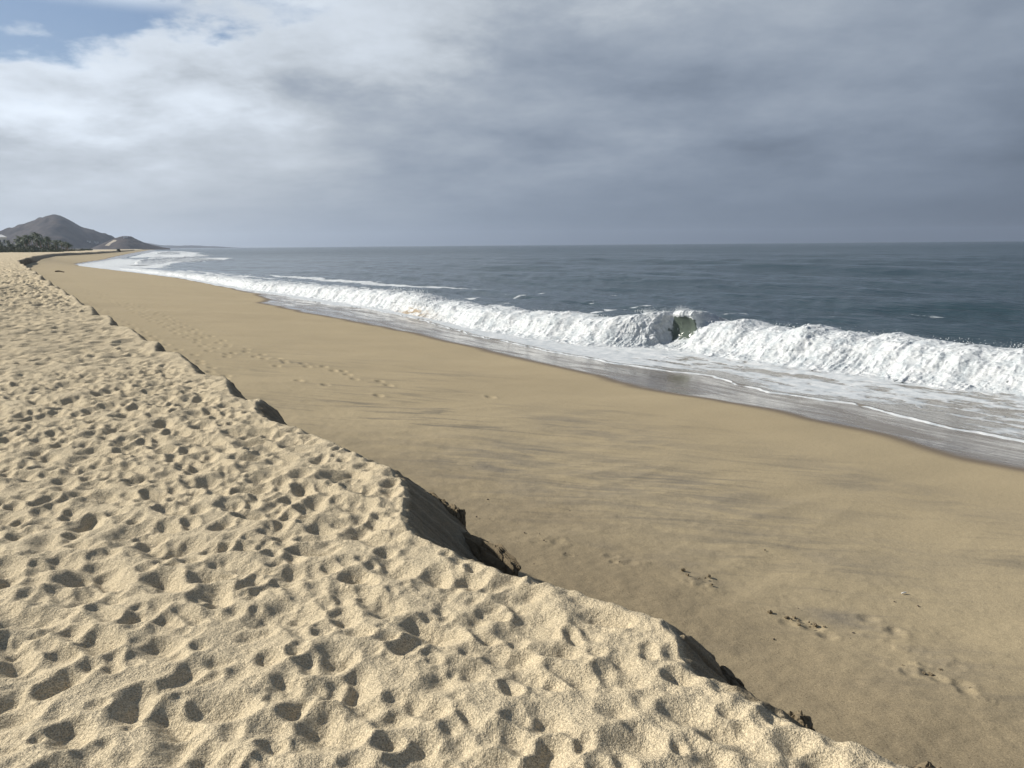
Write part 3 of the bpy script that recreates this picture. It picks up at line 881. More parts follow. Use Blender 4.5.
def prof_left(s):
    peak = np.exp(-((s - 24.3) / 1.3) ** 2)
    H = (1.02 * np.interp(s, [22.8, 24, 27, 34, 40, 48, 60, 80, 120, 200], [1.15, 1.2, 1.0, 1.02, .95, 1.15, .95, .85, .55, .3]) + .22 * peak) * (1 + (hvar(s, 130) - 1) * (1 - .75 * np.exp(-((s - 25.5) / 2.5) ** 2)))
    o = np.ones_like(s)
    k = perlin(s / 1.3, s * 0 + 9, 133)
    g = .8 * np.exp(-((s - 27.6) / 1.5) ** 2)             # where the lip still throws as a sheet
    g2 = g * .8
    cur = 1.0 - .35 * g
    rows = [(-.95 * o, -.06 * o, .8 * o, 0 * o), (-.50 * o, .05 * H, 1.05 * o, 0 * o), (-.18 * o, .22 * H, 1.08 * o, 0 * o), (.06 * o, .45 * H, 1.06 - .08 * g, 0 * o), (.32 * o + .1 * k, .72 * H, 1.05 - .22 * g, .2 * g), (.70 * o, .92 * H, 1.02 - .38 * g, .8 * g2),
            (1.15 * o, 1.0 * H, .98 - .52 * g, 1.0 * g2), (1.7 * o, .98 * H, .85 - .5 * g + .1 * k, .9 * g2), (2.4 * o, .84 * H, .64 - .4 * g + .25 * k, .5 * g2), (3.5 * o, .5 * H, .46 - .3 * g + .3 * k, .1 * g2), (5.0 * o, .2 * H, .3 - .2 * g + .2 * k, 0 * o), (7.5 * o, -.18 * o, .1 * o, 0 * o)]
    return np.array([[np.broadcast_to(c, s.shape) for c in r] for r in rows])


def steps(s0, s1, k0=.016, k1=.0011):
    v = [s0]
    while v[-1] < s1: v.append(v[-1] + k0 + k1 * v[-1])
    return np.array(v)


sand_splash = lambda s, t, h: .95 * np.exp(-((s - 43.5) / 2.0) ** 2) * sstep(.75, .25, h) * sstep(.45, .6, .5 + .5 * fbm(s / .7, t / .5 + h / .3, 3, 140)) + .25 * np.exp(-((s - 42) / 4.0) ** 2) * sstep(.6, .1, h)

def toe_wave(s):
    k = sstep(23.9, 24.1, s)
    base = np.interp(s, [-5, 3, 10.5, 12.4, 15.4, 18.2, 22.3, 23.2, 24.05, 24.5, 25.4, 27.0, 28.9, 34.1, 41.7, 50.8, 61, 80, 116, 152, 214],
                     [25.6, 25.0, 24.5, 24.0, 23.9, 23.4, 23.3, 23.2, 23.0, 22.35, 21.75, 21.05, 20.7, 19.9, 20.7, 21.3, 21.4, 20.2, 20.6, 19.5, 17.5])
    calm = 1 - .8 * np.exp(-((s - 23.6) / .5) ** 2)
    return base + calm * (.22 * perlin(s / 1.8, s * 0 + 3.1, 94) + .10 * perlin(s / .5, s * 0 + 6.1, 95))


def prof_wave(s):
    """two broken stretches with the green hollow of the standing face between them"""
    o = np.ones_like(s)
    R_, L_ = prof_right(s), prof_left(s)
    k = sstep(24.0, 24.5, s)
    P = R_ * (1 - k) + L_ * k
    H = 1.38 * o
    rows = [(-.95 * o, -.06 * o, .8 * o, 0 * o), (-.45 * o, .05 * o, 1.0 * o, 0 * o), (.0 * o, .09 * o, .92 * o, .2 * o), (.38 * o, .17 * H, .60 * o, 1 * o), (.60 * o, .38 * H, .34 * o, 1 * o), (.64 * o, .62 * H, .22 * o, 1 * o), (.54 * o, .84 * H, .14 * o, 1 * o),
            (.46 * o, .99 * H, .80 * o, .5 * o), (.72 * o, 1.08 * H, 1.1 * o, 0 * o), (1.5 * o, 1.0 * H, .75 * o, .2 * o), (3.2 * o, .6 * H, .42 * o, 0 * o), (7.5 * o, -.16 * o, .05 * o, 0 * o)]
    Q = np.array([[np.broadcast_to(c, s.shape) for c in r] for r in rows])
    w = sstep(22.55, 23.0, s) * sstep(24.35, 24.0, s)
    return P * (1 - w) + Q * w


sw_ = steps(2.0, 190)
sw_ = np.concatenate([sw_[sw_ < 22.4], np.arange(22.4, 25.4, .016), sw_[sw_ > 25.4]])
wl = breaker('breaking_wave', sw_, toe_wave, prof_wave, 190, 'long breaking wave of white foam with one dark green hollow where it curls', 200, .075, sand_splash, end=(.8, 30))

M_SPRAY = plain('spray_white', (.62, .64, .65), .6, .05)


def spray(name, parent, clusters, seed):
    """droplets and ragged clots of water thrown off the crest: one part"""
    g = np.random.default_rng(seed)
    base = np.array([(1, 0, 0), (-1, 0, 0), (0, 1, 0), (0, -1, 0), (0, 0, 1), (0, 0, -1)], float)
    fc = np.array([(0, 2, 4), (2, 1, 4), (1, 3, 4), (3, 0, 4), (2, 0, 5), (1, 2, 5), (3, 1, 5), (0, 3, 5)])
    V, Fc = [], []
    for (s, t, z, ds_, dt_, dz_, n, r0, r1) in clusters:
        for _ in range(n):
            up = abs(g.normal(0, 1)) * dz_
            p = np.array([s + g.normal(0, ds_), t + g.normal(0, dt_), z + up])
            x, y = xy_of(p[0], p[1])
            rad = (r0 + (r1 - r0) * g.random() ** 2.5) * math.exp(-.5 * up / max(dz_, .01))
            b = base * rad * g.uniform(.6, 1.4, (6, 1)) * np.array([1, 1, g.uniform(.8, 1.8)])
            Fc.append(fc + len(V) * 6)
            V.append(b + np.array([x, y, p[2]]))
    V = np.concatenate(V); Fc = np.concatenate(Fc)
    me = bpy.data.meshes.new(name)
    me.from_pydata(V.tolist(), [], Fc.tolist())
    me.polygons.foreach_set('use_smooth', np.ones(len(Fc), bool))
    o = link(name, me, M_SPRAY, parent)
    return tag(o, kind='stuff')


cl = []
g0 = np.random.default_rng(5)
for k in range(26):                                   # the plume over the hollow
    ss = g0.uniform(22.8, 25.2)
    cl.append((ss, float(toe_wave(np.array(ss))) + .8, 1.38 + .12 * math.exp(-((ss - 23.8) / .4) ** 2), .10, .14, .12, 46, .004, .024))
for k in range(70):
    ss = g0.uniform(26.5, 60)
    cl.append((ss, float(toe_wave(np.array(ss))) + 1.0, 1.0 + g0.uniform(0, .12), .25, .25, .10, 16, .006, .03))
for k in range(8):
    ss = 47 + g0.normal(0, 1.6)
    cl.append((ss, float(toe_wave(np.array(ss))) + .8, 1.25, .4, .3, .28, 60, .008, .04))
for k in range(8):
    ss = 43.5 + g0.normal(0, 1.2)
    cl.append((ss, float(toe_wave(np.array(ss))) + .2, .7, .5, .3, .25, 60, .008, .04))
spray('spray', wl, cl, 61)
cl = []
for k in range(110):
    ss = g0.uniform(7, 22.9)
    cl.append((ss, float(toe_wave(np.array(ss))) + .9, 1.05 + g0.uniform(0, .15), .22, .25, .09, 14, .005, .024))
for k in range(60):
    ss = g0.uniform(8, 22.9)
    cl.append((ss, float(toe_wave(np.array(ss))) - .3, .06, .25, .2, .08, 12, .006, .028))
spray('spray', wl, cl, 62)

# ------------------------------------------------------------------ far breakers
def prof_far(s):
    o = np.ones_like(s)
    H = 1.15 * hvar(s / 6, 160)
    rows = [(-1.5 * o, -.2 * o, 1.1 * o, 0 * o), (0 * o, .3 * H, 1.1 * o, 0 * o), (.6 * o, .8 * H, 1.1 * o, 0 * o), (1.4 * o, 1.0 * H, 1.05 * o, 0 * o), (3 * o, .8 * H, .9 * o, 0 * o), (7 * o, .3 * H, .7 * o, 0 * o), (13 * o, -.2 * o, .3 * o, 0 * o)]
    return np.array([[np.broadcast_to(c, s.shape) for c in r] for r in rows])


c2t = curve([(150, 15), (205, 19.5), (252, 35), (300, 58), (340, 66)])
c3t = curve([(380, 42), (530, 76), (638, 96), (720, 118), (800, 140), (1000, 160)])
breaker('breaking_wave', np.linspace(222, 305, 420), lambda s: c2t(s) + perlin(s / 6, s * 0, 161), prof_far, 40, 'low line of white surf beyond the foam tongue far up the beach', 400, .2, end=(12, 25))
breaker('breaking_wave', np.linspace(500, 735, 420), lambda s: c3t(s) + 3 * perlin(s / 14, s * 0, 162), prof_far, 40, 'farthest line of white surf below the tip of the headland', 500, .3, end=(30, 60))

# ------------------------------------------------------------------ far land
def mat_hill(name, a, b_, sc):
    m, t, b = material(name)
    p = t.node('ShaderNodeTexCoord').outputs['Object']
    n = t.noise(p, sc, 6, 0.62)
    sc_ = t.noise(t.mapping(p, loc=(70, 3, 1)), sc * 0.35, 4, 0.6)
    col = t.mix(t.ramp(n, .35, .65), a, b_)
    col = t.mix(t.ramp(sc_, .60, .74, 0, .30), col, (.13, .105, .085))
    t.put(b.inputs['Base Color'], col)
    b.inputs['Roughness'].default_value = 1.0
    b.inputs['Specular IOR Level'].default_value = .05
    return m


def ridge(name, dist, prof, depth_k, m, noise_amp, base=1.0, step=2.0, seed=0):
    """a hill from its skyline: prof is (azimuth in degrees, height in m); falls away in front and behind at natural slopes"""
    az_ = np.radians([p[0] for p in prof]); hh = np.array([p[1] for p in prof], float)
    L = az_ * dist
    l = np.arange(L[0], L[-1], step * 2)
    H = np.interp(l, L, hh)
    k = np.hanning(9); k /= k.sum()
    H = np.convolve(np.pad(H, 4, mode='edge'), k, 'valid')
    w = np.linspace(-1, 1, 90)
    LL, WW = np.meshgrid(l, w)
    HH = np.broadcast_to(H, LL.shape)
    dep = WW * (60 + HH * depth_k)
    zz = HH * (np.cos(WW * math.pi / 2) ** 1.25)
    rr = dist + dep
    X = rr * np.sin(LL / dist); Y = rr * np.cos(LL / dist)
    gul = fbm(X / 60, Y / 60, 5, 170 + seed, .55)
    zz = zz + noise_amp * gul * np.clip(HH / 30, 0.05, 1) * np.clip(1 - WW * WW, 0, 1) * np.where(np.abs(WW) < .12, .5, 1)
    me = grid_mesh(name, X, Y, zz + base - 1.5, None, {})
    return tag(link(name, me, m), kind='structure')


def azd(px): return math.degrees(math.atan((px - 512) / 781.5))
def hgt(px, py, dist): return (249.6 - 0.0083 * px - py) / 781.5 * dist * math.cos(math.atan((px - 512) / 781.5)) + ZC


M_HILL = mat_hill('dry_hill_scrub', (.028, .024, .026), (.062, .050, .046), .035)
D1 = 2300
ridge('hill', D1, [(azd(x), max(0, hgt(x, y, D1))) for x, y in ((-190, 249), (-130, 247), (-80, 243), (-40, 238), (0, 234.5), (10, 231), (18, 228), (32, 224), (42, 219.5), (50, 216.8), (57, 216), (63, 216.6), (70, 219), (80, 224.5), (90, 229.5), (100, 233.5), (105, 234.4), (108, 235.2), (113, 238.3), (120, 241), (132, 244.5), (145, 247), (160, 249))], 3.2, M_HILL, 8, seed=0)
D2 = 2000
ridge('headland_hill', D2, [(azd(x), max(0, hgt(x, y, D2))) for x, y in ((92, 249), (100, 245), (110, 241), (117, 238.5), (121, 237.2), (127, 236.3), (131, 237.2), (136, 239.2), (143, 241.8), (150, 244), (158, 246.2), (165, 247.8), (172, 248.6))], 3.0, M_HILL, 5, seed=3)
D3 = 6400
ridge('distant_hills', D3, [(azd(x), max(0, hgt(x, y, D3))) for x, y in ((120, 248), (135, 244), (147, 242.5), (160, 245.5), (175, 246.2), (190, 245.6), (205, 246.3), (218, 246.6), (228, 247.4), (245, 248.2))], 2.0, M_HILL, 4, step=10, seed=5)


def coastal_plain():
    """low dunes and flats between the top of the beach and the hills"""
    a = np.radians(np.arange(-80, -17, .12))
    r = np.concatenate([radial(330, 2600, 1, .02)])
    RR, AA = np.meshgrid(r, a, indexing='ij')
    X = RR * np.sin(AA); Y = RR * np.cos(AA)
    s, t = st_of(X, Y)
    inland = lip(s) - t
    z = 1.9 + .5 * sstep(25, 90, inland) + 7 * sstep(60, 420, inland) * sstep(650, 1700, RR) + .5 * fbm(X / 45, Y / 45, 3, 180) * sstep(20, 90, inland)
    scrub = sstep(18, 50, inland + 14 * perlin(X / 40, Y / 40, 181)) * np.clip(.9 + .6 * fbm(X / 25, Y / 25, 3, 182), 0, 1)
    me = grid_mesh('coastal_plain', X, Y, z, inland > -2, {'scrub': scrub})
    m, tt, b = material('dune_scrub')
    p = tt.node('ShaderNodeTexCoord').outputs['Object']
    n = tt.noise(p, .12, 5)
    tt.put(b.inputs['Base Color'], tt.mix(tt.attr('scrub').outputs['Fac'], (.42, .345, .22), tt.mix(n, (.085, .075, .05), (.19, .155, .105))))
    b.inputs['Roughness'].default_value = 1
    return tag(link('coastal_plain_terrain', me, m), kind='structure')


coastal_plain()


# ground of the whole place, out to the horizon on the land side and under the sea
def base_ground():
    a = np.radians(np.arange(0, 360, 3.0)); a = np.append(a, math.radians(360))
    r = np.concatenate([[0.0], radial(20, 7400, 1, .25)])
    RR, AA = np.meshgrid(r, a, indexing='ij')
    X = RR * np.sin(AA); Y = RR * np.cos(AA)
    s, t = st_of(X, Y)
    inland = lip(s) - t
    z = -1.9 + 3.2 * sstep(3, 60, inland) + .5 * sstep(60, 200, inland)
    me = grid_mesh('ground', X, Y, z, None, {})
    return tag(link('ground', me, plain('back_beach_sand', (.42, .345, .22), .95, .2, .05)), kind='structure')


base_ground()

# ------------------------------------------------------------------ track and houses below the hills
def track():
    """pale dirt road climbing over the saddle"""
    pts = []
    d0 = D2 - 130
    for (px, py) in ((109.0, 247.0), (111.0, 245.0), (113.5, 243.2), (116, 241.6), (118.5, 240.8)):
        az_ = math.radians(azd(px)); dd = d0 + (px - 109) * 9
        z = (249.6 - .0083 * px - py) / 781.5 * dd * math.cos(az_) + ZC
        pts.append(Vector((dd * math.sin(az_), dd * math.cos(az_), z)))
    return pts


M_PALE = plain('pale_dirt', (.46, .39, .29), .95, .15, .2)
M_WHITE = plain('white_plaster', (.78, .77, .74), .8, .06, 2)
M_ROOF = plain('tile_roof', (.34, .20, .13), .85, .2, 3)
M_GLASS = plain('dark_window_glass', (.03, .04, .05), .15, .2, 3, .5)
M_TRUNK = plain('palm_trunk', (.16, .125, .09), .9, .25, 4)
M_FROND = plain('palm_frond', (.050, .075, .028), .65, .4, 2)
M_SHRUB = plain('shrub_leaves', (.060, .072, .032), .8, .45, .6)
M_WOOD = plain('weathered_wood', (.10, .075, .05), .85, .35, 6)
M_CLOD = None


def box(bm, x0, x1, y0, y1, z0, z1):
    v = [bm.verts.new(p) for p in ((x0, y0, z0), (x1, y0, z0), (x1, y1, z0), (x0, y1, z0), (x0, y0, z1), (x1, y0, z1), (x1, y1, z1), (x0, y1, z1))]
    for f in ((0, 3, 2, 1), (4, 5, 6, 7), (0, 1, 5, 4), (1, 2, 6, 5), (2, 3, 7, 6), (3, 0, 4, 7)):
        bm.faces.new([v[i] for i in f])


def done(name, bm, mat, parent=None, smooth=False, loc=None):
    me = bpy.data.meshes.new(name)
    bmesh.ops.recalc_face_normals(bm, faces=bm.faces)
    bm.to_mesh(me); bm.free()
    if smooth:
        for p in me.polygons: p.use_smooth = True
    return link(name, me, mat, parent, loc)


def house(label, loc, rz, w, dp, h, wallmat, flat=False):
    root = thing('beach_house' if not flat else 'hillside_house', label, 'house', loc, rz)
    bm = bmesh.new()
    # walls with real window recesses on the seaward front (y = -dp/2)
    box(bm, -w / 2, w / 2, -dp / 2 + .3, dp / 2, 0, h)
    nwin = 3
    xs = [-w / 2 + w * (i + .5) / nwin for i in range(nwin)]
    ww = w / nwin * .45
    zs = [(h * .16, h * .38), (h * .58, h * .82)] if h > 5 else [(h * .3, h * .75)]
    x = -w / 2
    for xc in xs + [None]:
        x1 = xc - ww / 2 if xc is not None else w / 2
        box(bm, x, x1, -dp / 2, -dp / 2 + .298, 0, h)
        if xc is not None:
            zz = 0
            for (a, b) in zs + [(h, h)]:
                if a > zz: box(bm, xc - ww / 2 + .002, xc + ww / 2 - .002, -dp / 2 + .003, -dp / 2 + .298, zz, a)
                zz = b
            x = xc + ww / 2
    done('wall', bm, wallmat, root)
    for xc in xs:
        for (a, b) in zs:
            bm = bmesh.new(); box(bm, xc - ww / 2 + .01, xc + ww / 2 - .01, -dp / 2 + .18, -dp / 2 + .24, a + .01, b - .01)
            done('window', bm, M_GLASS, root)
    bm = bmesh.new()
    if flat:
        box(bm, -w / 2 - .25, w / 2 + .25, -dp / 2 - .25, dp / 2 + .25, h + .003, h + .35)
        done('roof', bm, wallmat, root)
    else:
        e = .5
        pts = [(-w / 2 - e, -dp / 2 - e, h + .003), (w / 2 + e, -dp / 2 - e, h + .003), (w / 2 + e, dp / 2 + e, h + .003), (-w / 2 - e, dp / 2 + e, h + .003), (-w / 4, 0, h + 1.7), (w / 4, 0, h + 1.7)]
        v = [bm.verts.new(p) for p in pts]
        for f in ((0, 1, 5, 4), (1, 2, 5), (2, 3, 4, 5), (3, 0, 4), (3, 2, 1, 0)): bm.faces.new([v[i] for i in f])
        done('roof', bm, wallmat if w < 9 else M_ROOF, root)
    return root


def place(px, py, dist):
    az_ = math.atan((px - 512) / 781.5)
    z = (249.6 - .0083 * px - py) / 781.5 * dist * math.cos(az_) + ZC
    return (dist * math.sin(az_), dist * math.cos(az_), z), az_


def strip(pts, w, name, mat):
    bm = bmesh.new(); prev = None
    for i, p in enumerate(pts):
        d_ = (pts[min(i + 1, len(pts) - 1)] - pts[max(i - 1, 0)]).normalized()
        n = Vector((d_.y, -d_.x, 0)).normalized() * w
        a = bm.verts.new(p + n + Vector((0, 0, -.6))); b = bm.verts.new(p - n + Vector((0, 0, .6)))
        if prev: bm.faces.new((prev[0], a, b, prev[1]))
        prev = (a, b)
    return tag(done(name, bm, mat), kind='structure')


dg = None


def hill_hit(px, py):
    """where a sight line from the viewpoint meets the land: used to stand houses and the road on the slope"""
    global dg
    if dg is None:
        bpy.context.view_layer.update(); dg = bpy.context.evaluated_depsgraph_get()
    p, a_ = place(px, py, 1000.0)
    o = Vector((0, 0, ZC)); v = (Vector(p) - o).normalized()
    hit, loc, nor, i, ob, mm = S.ray_cast(dg, o, v)
    return loc if hit else None


rp = [hill_hit(px, py) for (px, py) in ((108.5, 246.6), (110, 245.4), (111.5, 244.4), (113, 243.5), (114.5, 242.6), (116, 241.8), (117.5, 241.0))]
rp = [p for p in rp if p is not None and p.length < 3500]
if len(rp) > 2:
    strip([p + Vector((0, 0, .8)) for p in rp], 5.0, 'dirt_road', M_PALE)
for (px, py, lab) in ((127.5, 238.4, 'small pale house near the top of the headland'), (90.5, 242.6, 'small pale house low on the flank of the big hill'), (98, 243.6, 'small pale house between the big hill and the dirt road')):
    p = hill_hit(px, py)
    if p is not None and p.length < 3500:
        house(lab, (p.x, p.y, p.z - 1.0), -math.atan2(p.x, p.y), 8.5, 6, 3.6, M_WHITE, True)
(px_, py_, _z), a_ = place(1.0, 249, 585)
house('white two storey house half hidden by the palm grove', (px_, py_, 3.0), -a_ + .12, 7.5, 7, 8.6, M_WHITE)

# ------------------------------------------------------------------ palms
def palm_proto(h, lean, seed):
    g = random.Random(seed)
    bm = bmesh.new()
    n = 9; seg = 8; rings = []
    for i in range(n):
        f = i / (n - 1)
        c = Vector((lean * f * f, .3 * math.sin(f * 3), h * f)); r = .24 * (1 - .45 * f) + (.12 if i == 0 else 0)
        rings.append([bm.verts.new(c + Vector((r * math.cos(k * 6.283 / seg), r * math.sin(k * 6.283 / seg), 0))) for k in range(seg)])
    for a, b in zip(rings, rings[1:]):
        for k in range(seg): bm.faces.new((a[k], a[(k + 1) % seg], b[(k + 1) % seg], b[k]))
    tm = bpy.data.meshes.new('trunk'); bm.to_mesh(tm); bm.free(); tm.materials.append(M_TRUNK)
    bm = bmesh.new()
    top = Vector((lean, .3 * math.sin(3), h))
    for k in range(22):
        a = k * 2.399 + g.uniform(-.2, .2); el0 = g.uniform(-.35, 1.25); L = g.uniform(2.3, 3.3)
        d_ = Vector((math.cos(a), math.sin(a), 0)); sd_ = Vector((-math.sin(a), math.cos(a), 0))
        p = top.copy(); ang = el0; pts = []
        for j in range(9):
            pts.append(p.copy()); p = p + (d_ * math.cos(ang) + Vector((0, 0, 1)) * math.sin(ang)) * L / 8; ang -= .24 + .05 * g.random()
        for j in range(8):                      # leaflets hanging from the rib
            m_ = (pts[j] + pts[j + 1]) / 2; wl_ = (.75 * math.sin(math.pi * (j + 1.1) / 9.5) + .12)
            for sg in (-1, 1):
                tip = m_ + sd_ * sg * wl_ + d_ * .35 - Vector((0, 0, .35 * wl_ + .1))
                bm.faces.new([bm.verts.new(q) for q in (pts[j], pts[j] * .35 + pts[j + 1] * .65, tip)])
            bm.faces.new([bm.verts.new(q) for q in (pts[j] + sd_ * .04, pts[j] - sd_ * .04, pts[j + 1] - sd_ * .03, pts[j + 1] + sd_ * .03)])
    cm = bpy.data.meshes.new('crown'); bm.to_mesh(cm); bm.free(); cm.materials.append(M_FROND)
    return tm, cm


protos = [palm_proto(7.2, .7, 1), palm_proto(8.2, -.9, 2), palm_proto(6.0, .4, 3), palm_proto(5.0, 1.0, 4)]
g = random.Random(77)
spots = []
for k in range(64):
    u = g.random()
    px = -30 + 105 * u
    dist = g.uniform(470, 640)
    spots.append((px, dist))
for (px, dist) in ((33, 500), (36, 505), (43, 520), (46, 510), (52, 560), (58, 590), (63, 600), (68, 640), (71, 660), (20, 520), (27, 510), (38, 498), (12, 530)):
    spots.append((px, dist))
for (px, dist) in spots:
    a_ = math.atan((px - 512) / 781.5)
    x, y = dist * math.sin(a_), dist * math.cos(a_)
    tall = 1.0 + .28 * math.exp(-((px - 36) / 14) ** 2) - .25 * max(0, (px - 52) / 22)
    tm, cm = g.choice(protos)
    k = g.uniform(.68, .98) * tall
    root = thing('palm_tree', 'dark coconut palm in the grove behind the beach below the hill', 'palm tree', (x, y, 2.6), g.uniform(0, 6.28), 'palms in the grove below the hill')
    root.scale = (k, k, k)
    link('trunk', tm, None, root); link('crown', cm, None, root)


# ------------------------------------------------------------------ scrub under the palms
def leaf_mass(name, centres, seed):
    g = np.random.default_rng(seed)
    V = []; n = 0
    for (x, y, z, rx, rz, cnt) in centres:
        p = g.normal(0, 1, (cnt, 3)); p /= np.linalg.norm(p, axis=1)[:, None]
        p *= (g.random((cnt, 1)) ** .4)
        c = np.array([x, y, z]) + p * np.array([rx, rx, rz]); c[:, 2] = np.abs(c[:, 2] - z) + z
        a = g.normal(0, .35, (cnt, 3)); b = g.normal(0, .35, (cnt, 3))
        V.append(np.stack([c - a, c + a, c + b], 1).reshape(-1, 3)); n += cnt
    V = np.concatenate(V)
    me = bpy.data.meshes.new(name)
    me.from_pydata(V.tolist(), [], np.arange(len(V)).reshape(-1, 3).tolist())
    return me


cs_ = []
gg = np.random.default_rng(8)
for k in range(240):
    px = gg.uniform(-40, 92); dist = gg.uniform(440, 640) + max(0, px - 55) * 6
    a_ = math.atan((px - 512) / 781.5)
    k_ = 1.0 if px < 58 else .5
    cs_.append((dist * math.sin(a_), dist * math.cos(a_), 2.2, gg.uniform(2, 5) * k_, gg.uniform(1.5, 4.2) * k_, 170))
tag(link('shrubbery', leaf_mass('shrubbery', cs_, 9), M_SHRUB), kind='stuff')
(bx, by, _z), a_ = place(119.5, 250.6, 600)
bush = thing('bush', 'lone dark bush on the far sand below the headland', 'bush', (bx, by, 2.0))
link('foliage', leaf_mass('foliage', [(0, 0, .2, 1.2, 1.5, 260)], 10), M_SHRUB, bush)
bm = bmesh.new()
bmesh.ops.create_cone(bm, segments=7, radius1=.12, radius2=.05, depth=1.4, cap_ends=True, matrix=Matrix.Translation((0, 0, .6)))
done('trunk', bm, M_WOOD, bush)


# ------------------------------------------------------------------ lumps of damp sand broken from the bank
def mat_clod():
    m, t, b = material('damp_sand_crust')
    p = t.node('ShaderNodeTexCoord').outputs['Object']
    lay = t.noise(t.mapping(p, scale=(1, 1, 7)), 9, 4)
    col = t.mix(lay, (.115, .090, .058), (.215, .174, .114))
    g1 = t.noise(p, 190, 2, .7)
    t.put(b.inputs['Base Color'], t.mix(g1, t.scale(col, .75), t.scale(col, 1.25)))
    b.inputs['Roughness'].default_value = .95
    b.inputs['Specular IOR Level'].default_value = .1
    t.put(b.inputs['Normal'], t.bump(t.noise(p, 60, 4, .65), .008, .9))
    return m


M_CLOD = mat_clod()


def clod_mesh(name, sx, sy, sz, seed, jag=.34, sub=6):
    bm = bmesh.new()
    bmesh.ops.create_icosphere(bm, subdivisions=sub, radius=1.0)
    v = np.array([q.co[:] for q in bm.verts])
    # squarish crust with vertical cracks and a toothed top
    v = np.sign(v) * np.abs(v) ** .72
    n = 0
    for (sc, am) in ((.9, .5), (.42, .32), (.2, .18), (.09, .09)):
        n = n + am * vnoise3(v[:, 0] / sc + seed, v[:, 1] / sc, v[:, 2] / (sc * 1.6), seed)
    crack = np.abs(vnoise3(v[:, 0] / .30 + 3 * seed, v[:, 1] / .30, v[:, 2] / 1.4, seed + 5))
    v *= (1 + jag * n - jag * .45 * np.exp(-(crack / .10) ** 2))[:, None]
    tooth = vnoise3(v[:, 0] / .28 + 11, v[:, 1] / .6, v[:, 2] * 0, seed + 7)
    v[:, 2] += np.clip(v[:, 2], 0, 2) * jag * .7 * tooth
    v *= np.array([sx, sy, sz])
    for q, c in zip(bm.verts, v): q.co = c
    me = bpy.data.meshes.new(name); bm.to_mesh(me); bm.free(); me.materials.append(M_CLOD)
    return me


def sand_chunk(label, s, t, z, size, rotz, seed, tilt=(0, 0), group=None):
    x, y = xy_of(s, t)
    o = link('sand_clod', clod_mesh('sand_clod', *size, seed), None, None, (x, y, z))
    o.rotation_euler = (tilt[0], tilt[1], rotz)
    return tag(o, label, 'clod', group)


along = math.pi / 2 - A                    # rotation that lays local x along the shore
sand_chunk('long cracked crust of damp sand along the foot of the largest slumped hollow', 4.20, 2.42, 2.25, (.32, .045, .13), along + .18, 3, (.1, 0))
sand_chunk('jagged pointed clod of damp sand standing beside the largest slumped hollow', 4.72, 2.51, 2.33, (.12, .05, .11), along + .1, 5, (.1, .1))
sand_chunk('brown broken edge of sand at the far end of the largest slumped hollow', 5.12, 2.53, 2.31, (.20, .045, .11), along + .2, 8, (0, .1))
sand_chunk('thin dark crust of sand beside the small slumped hollow nearer the viewer', 2.12, 2.44, 2.36, (.17, .05, .10), along, 12)
sand_chunk('knobbly clod of sand catching sun on top, perched at the bank edge', 1.64, 2.33, 2.46, (.06, .05, .085), along, 17)
sand_chunk('low dark crust of sand trailing from the knobbly perched clod', 1.52, 2.33, 2.42, (.09, .04, .055), along, 19)
sand_chunk('pale clod of sand at the bank edge by the bottom of the photo', 1.12, 2.30, 2.585, (.075, .055, .06), along, 23)
sand_chunk('small flat crust of sand at the bank edge between the two slumped hollows', 2.52, 2.33, 2.44, (.10, .03, .03), along, 27)

# crumbs of sand lying in the dug spots of the lower beach
crumbs = [clod_mesh('sand_crumb', .017, .013, .010, 31 + k, .5, 3) for k in range(4)]
g = random.Random(15)
for (ds_, dt_, n) in ((4.45, 4.79, 6), (3.53, 4.94, 11), (2.62, 4.98, 5), (2.44, 5.03, 7)):
    for k in range(n):
        s = ds_ + g.gauss(0, .11); t = dt_ + g.gauss(0, .07)
        x, y = xy_of(s, t)
        o = link('sand_crumb', g.choice(crumbs), None, None, (x, y, float(beach_z(np.array(s), np.array(t))) + .004))
        f = g.uniform(.4, 1.25); o.scale = (f, f, f); o.rotation_euler = (0, 0, g.uniform(0, 6.28))
        tag(o, 'small dark crumb of damp sand in a broken patch of the lower beach', 'crumb', 'crumbs of damp sand on the lower beach')

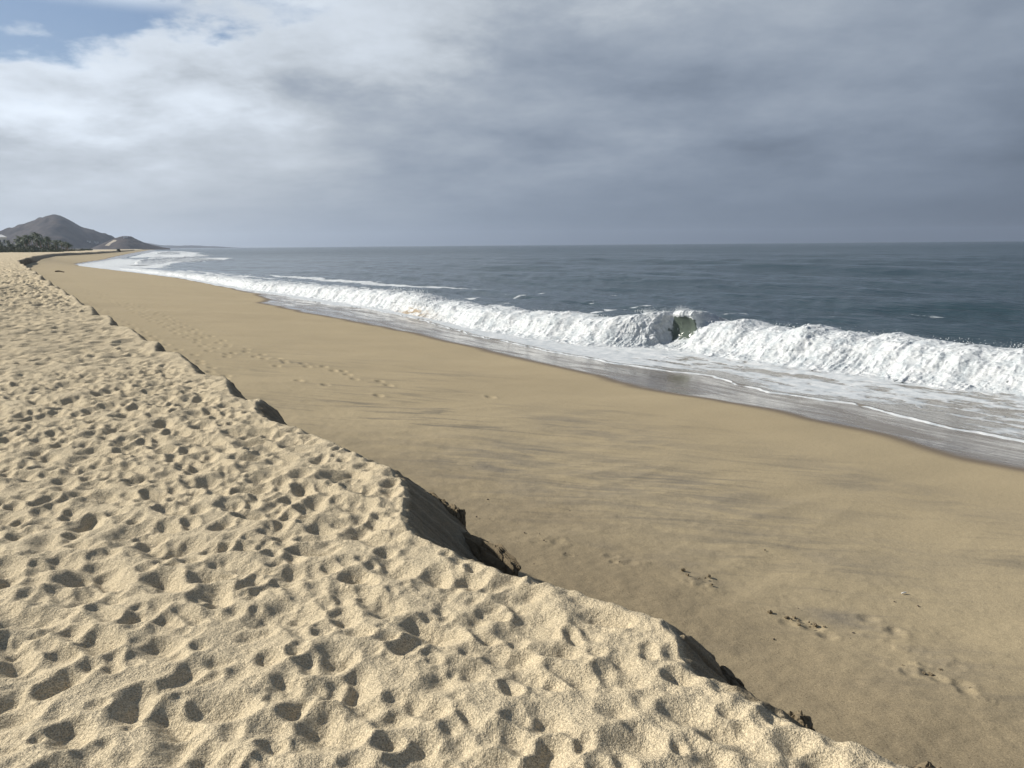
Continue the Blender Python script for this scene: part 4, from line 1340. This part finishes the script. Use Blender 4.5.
# dark and pale pebbles scattered below the bank
M_PEB = plain('dark_pebble', (.07, .055, .042), .8, .5, 20)
M_SHELL = plain('pale_shell', (.72, .68, .60), .6, .1, 20)
pm = []
for k in range(3):
    me = clod_mesh('pebble', .016, .012, .008, 50 + k, .25, 2); me.materials.clear(); me.materials.append(M_PEB); pm.append(me)
for k in range(60):
    s = g.uniform(.6, 9); t = 2.9 + abs(g.gauss(0, 1.6)) + .1 * g.random()
    x, y = xy_of(s, t)
    f = g.uniform(.3, .8)
    o = link('pebble', g.choice(pm), None, None, (x, y, float(beach_z(np.array(s), np.array(t))) + .003))
    o.scale = (f, f, f); o.rotation_euler = (0, 0, g.uniform(0, 6.28))
    tag(o, 'tiny dark pebble lying on the smooth sand below the bank', 'pebble', 'dark pebbles strewn below the bank')
def flat_bit(label, cat, name, s, t, lx, ly, rz, mat, seed):
    me = clod_mesh(name, lx, ly, .006, seed, .3, 3); me.materials.clear(); me.materials.append(mat)
    x, y = xy_of(s, t)
    o = link(name, me, None, None, (x, y, float(beach_z(np.array(s), np.array(t))) + .008)); o.rotation_euler = (0, 0, rz)
    return tag(o, label, cat)
flat_bit('small white feather lying alone on the smooth damp sand', 'feather', 'feather', 3.52, 6.37, .030, .008, .4, M_SHELL, 71)
x, y = xy_of(117.4, 5.07)
bm = bmesh.new()
pr = None
for i in range(9):
    f = i / 8; c = Vector((-.6 + 1.2 * f, .10 * math.sin(4 * f), .08 + .06 * math.sin(5 * f))); r = .09 * (1 - .55 * f) + .02
    ring = [bm.verts.new(c + Vector((0, r * math.cos(k * .785), r * math.sin(k * .785)))) for k in range(8)]
    if pr:
        for k in range(8): bm.faces.new((pr[k], pr[(k + 1) % 8], ring[(k + 1) % 8], ring[k]))
    pr = ring
tag(done('driftwood', bm, M_WOOD, None, True, (x, y, float(beach_z(np.array(117.4), np.array(5.07))))), 'dark piece of driftwood alone on the smooth sand beyond the footprints', 'driftwood')

# ------------------------------------------------------------------ sea air
bm = bmesh.new()
box(bm, -7600, 7600, -7600, 7600, -3.2, 135)
hz = done('haze', bm, None)
m = bpy.data.materials.new('sea_air'); m.use_nodes = True
H_ = NT(m.node_tree); H_.n.clear()
ho = H_.node('ShaderNodeOutputMaterial'); hv = H_.node('ShaderNodeVolumePrincipled')
hv.inputs['Color'].default_value = (.60, .70, .86, 1)
hv.inputs['Density'].default_value = 0.95e-4
hv.inputs['Anisotropy'].default_value = .45
H_.l.new(hv.outputs[0], ho.inputs['Volume'])
hz.data.materials.append(m)
tag(hz, kind='stuff')
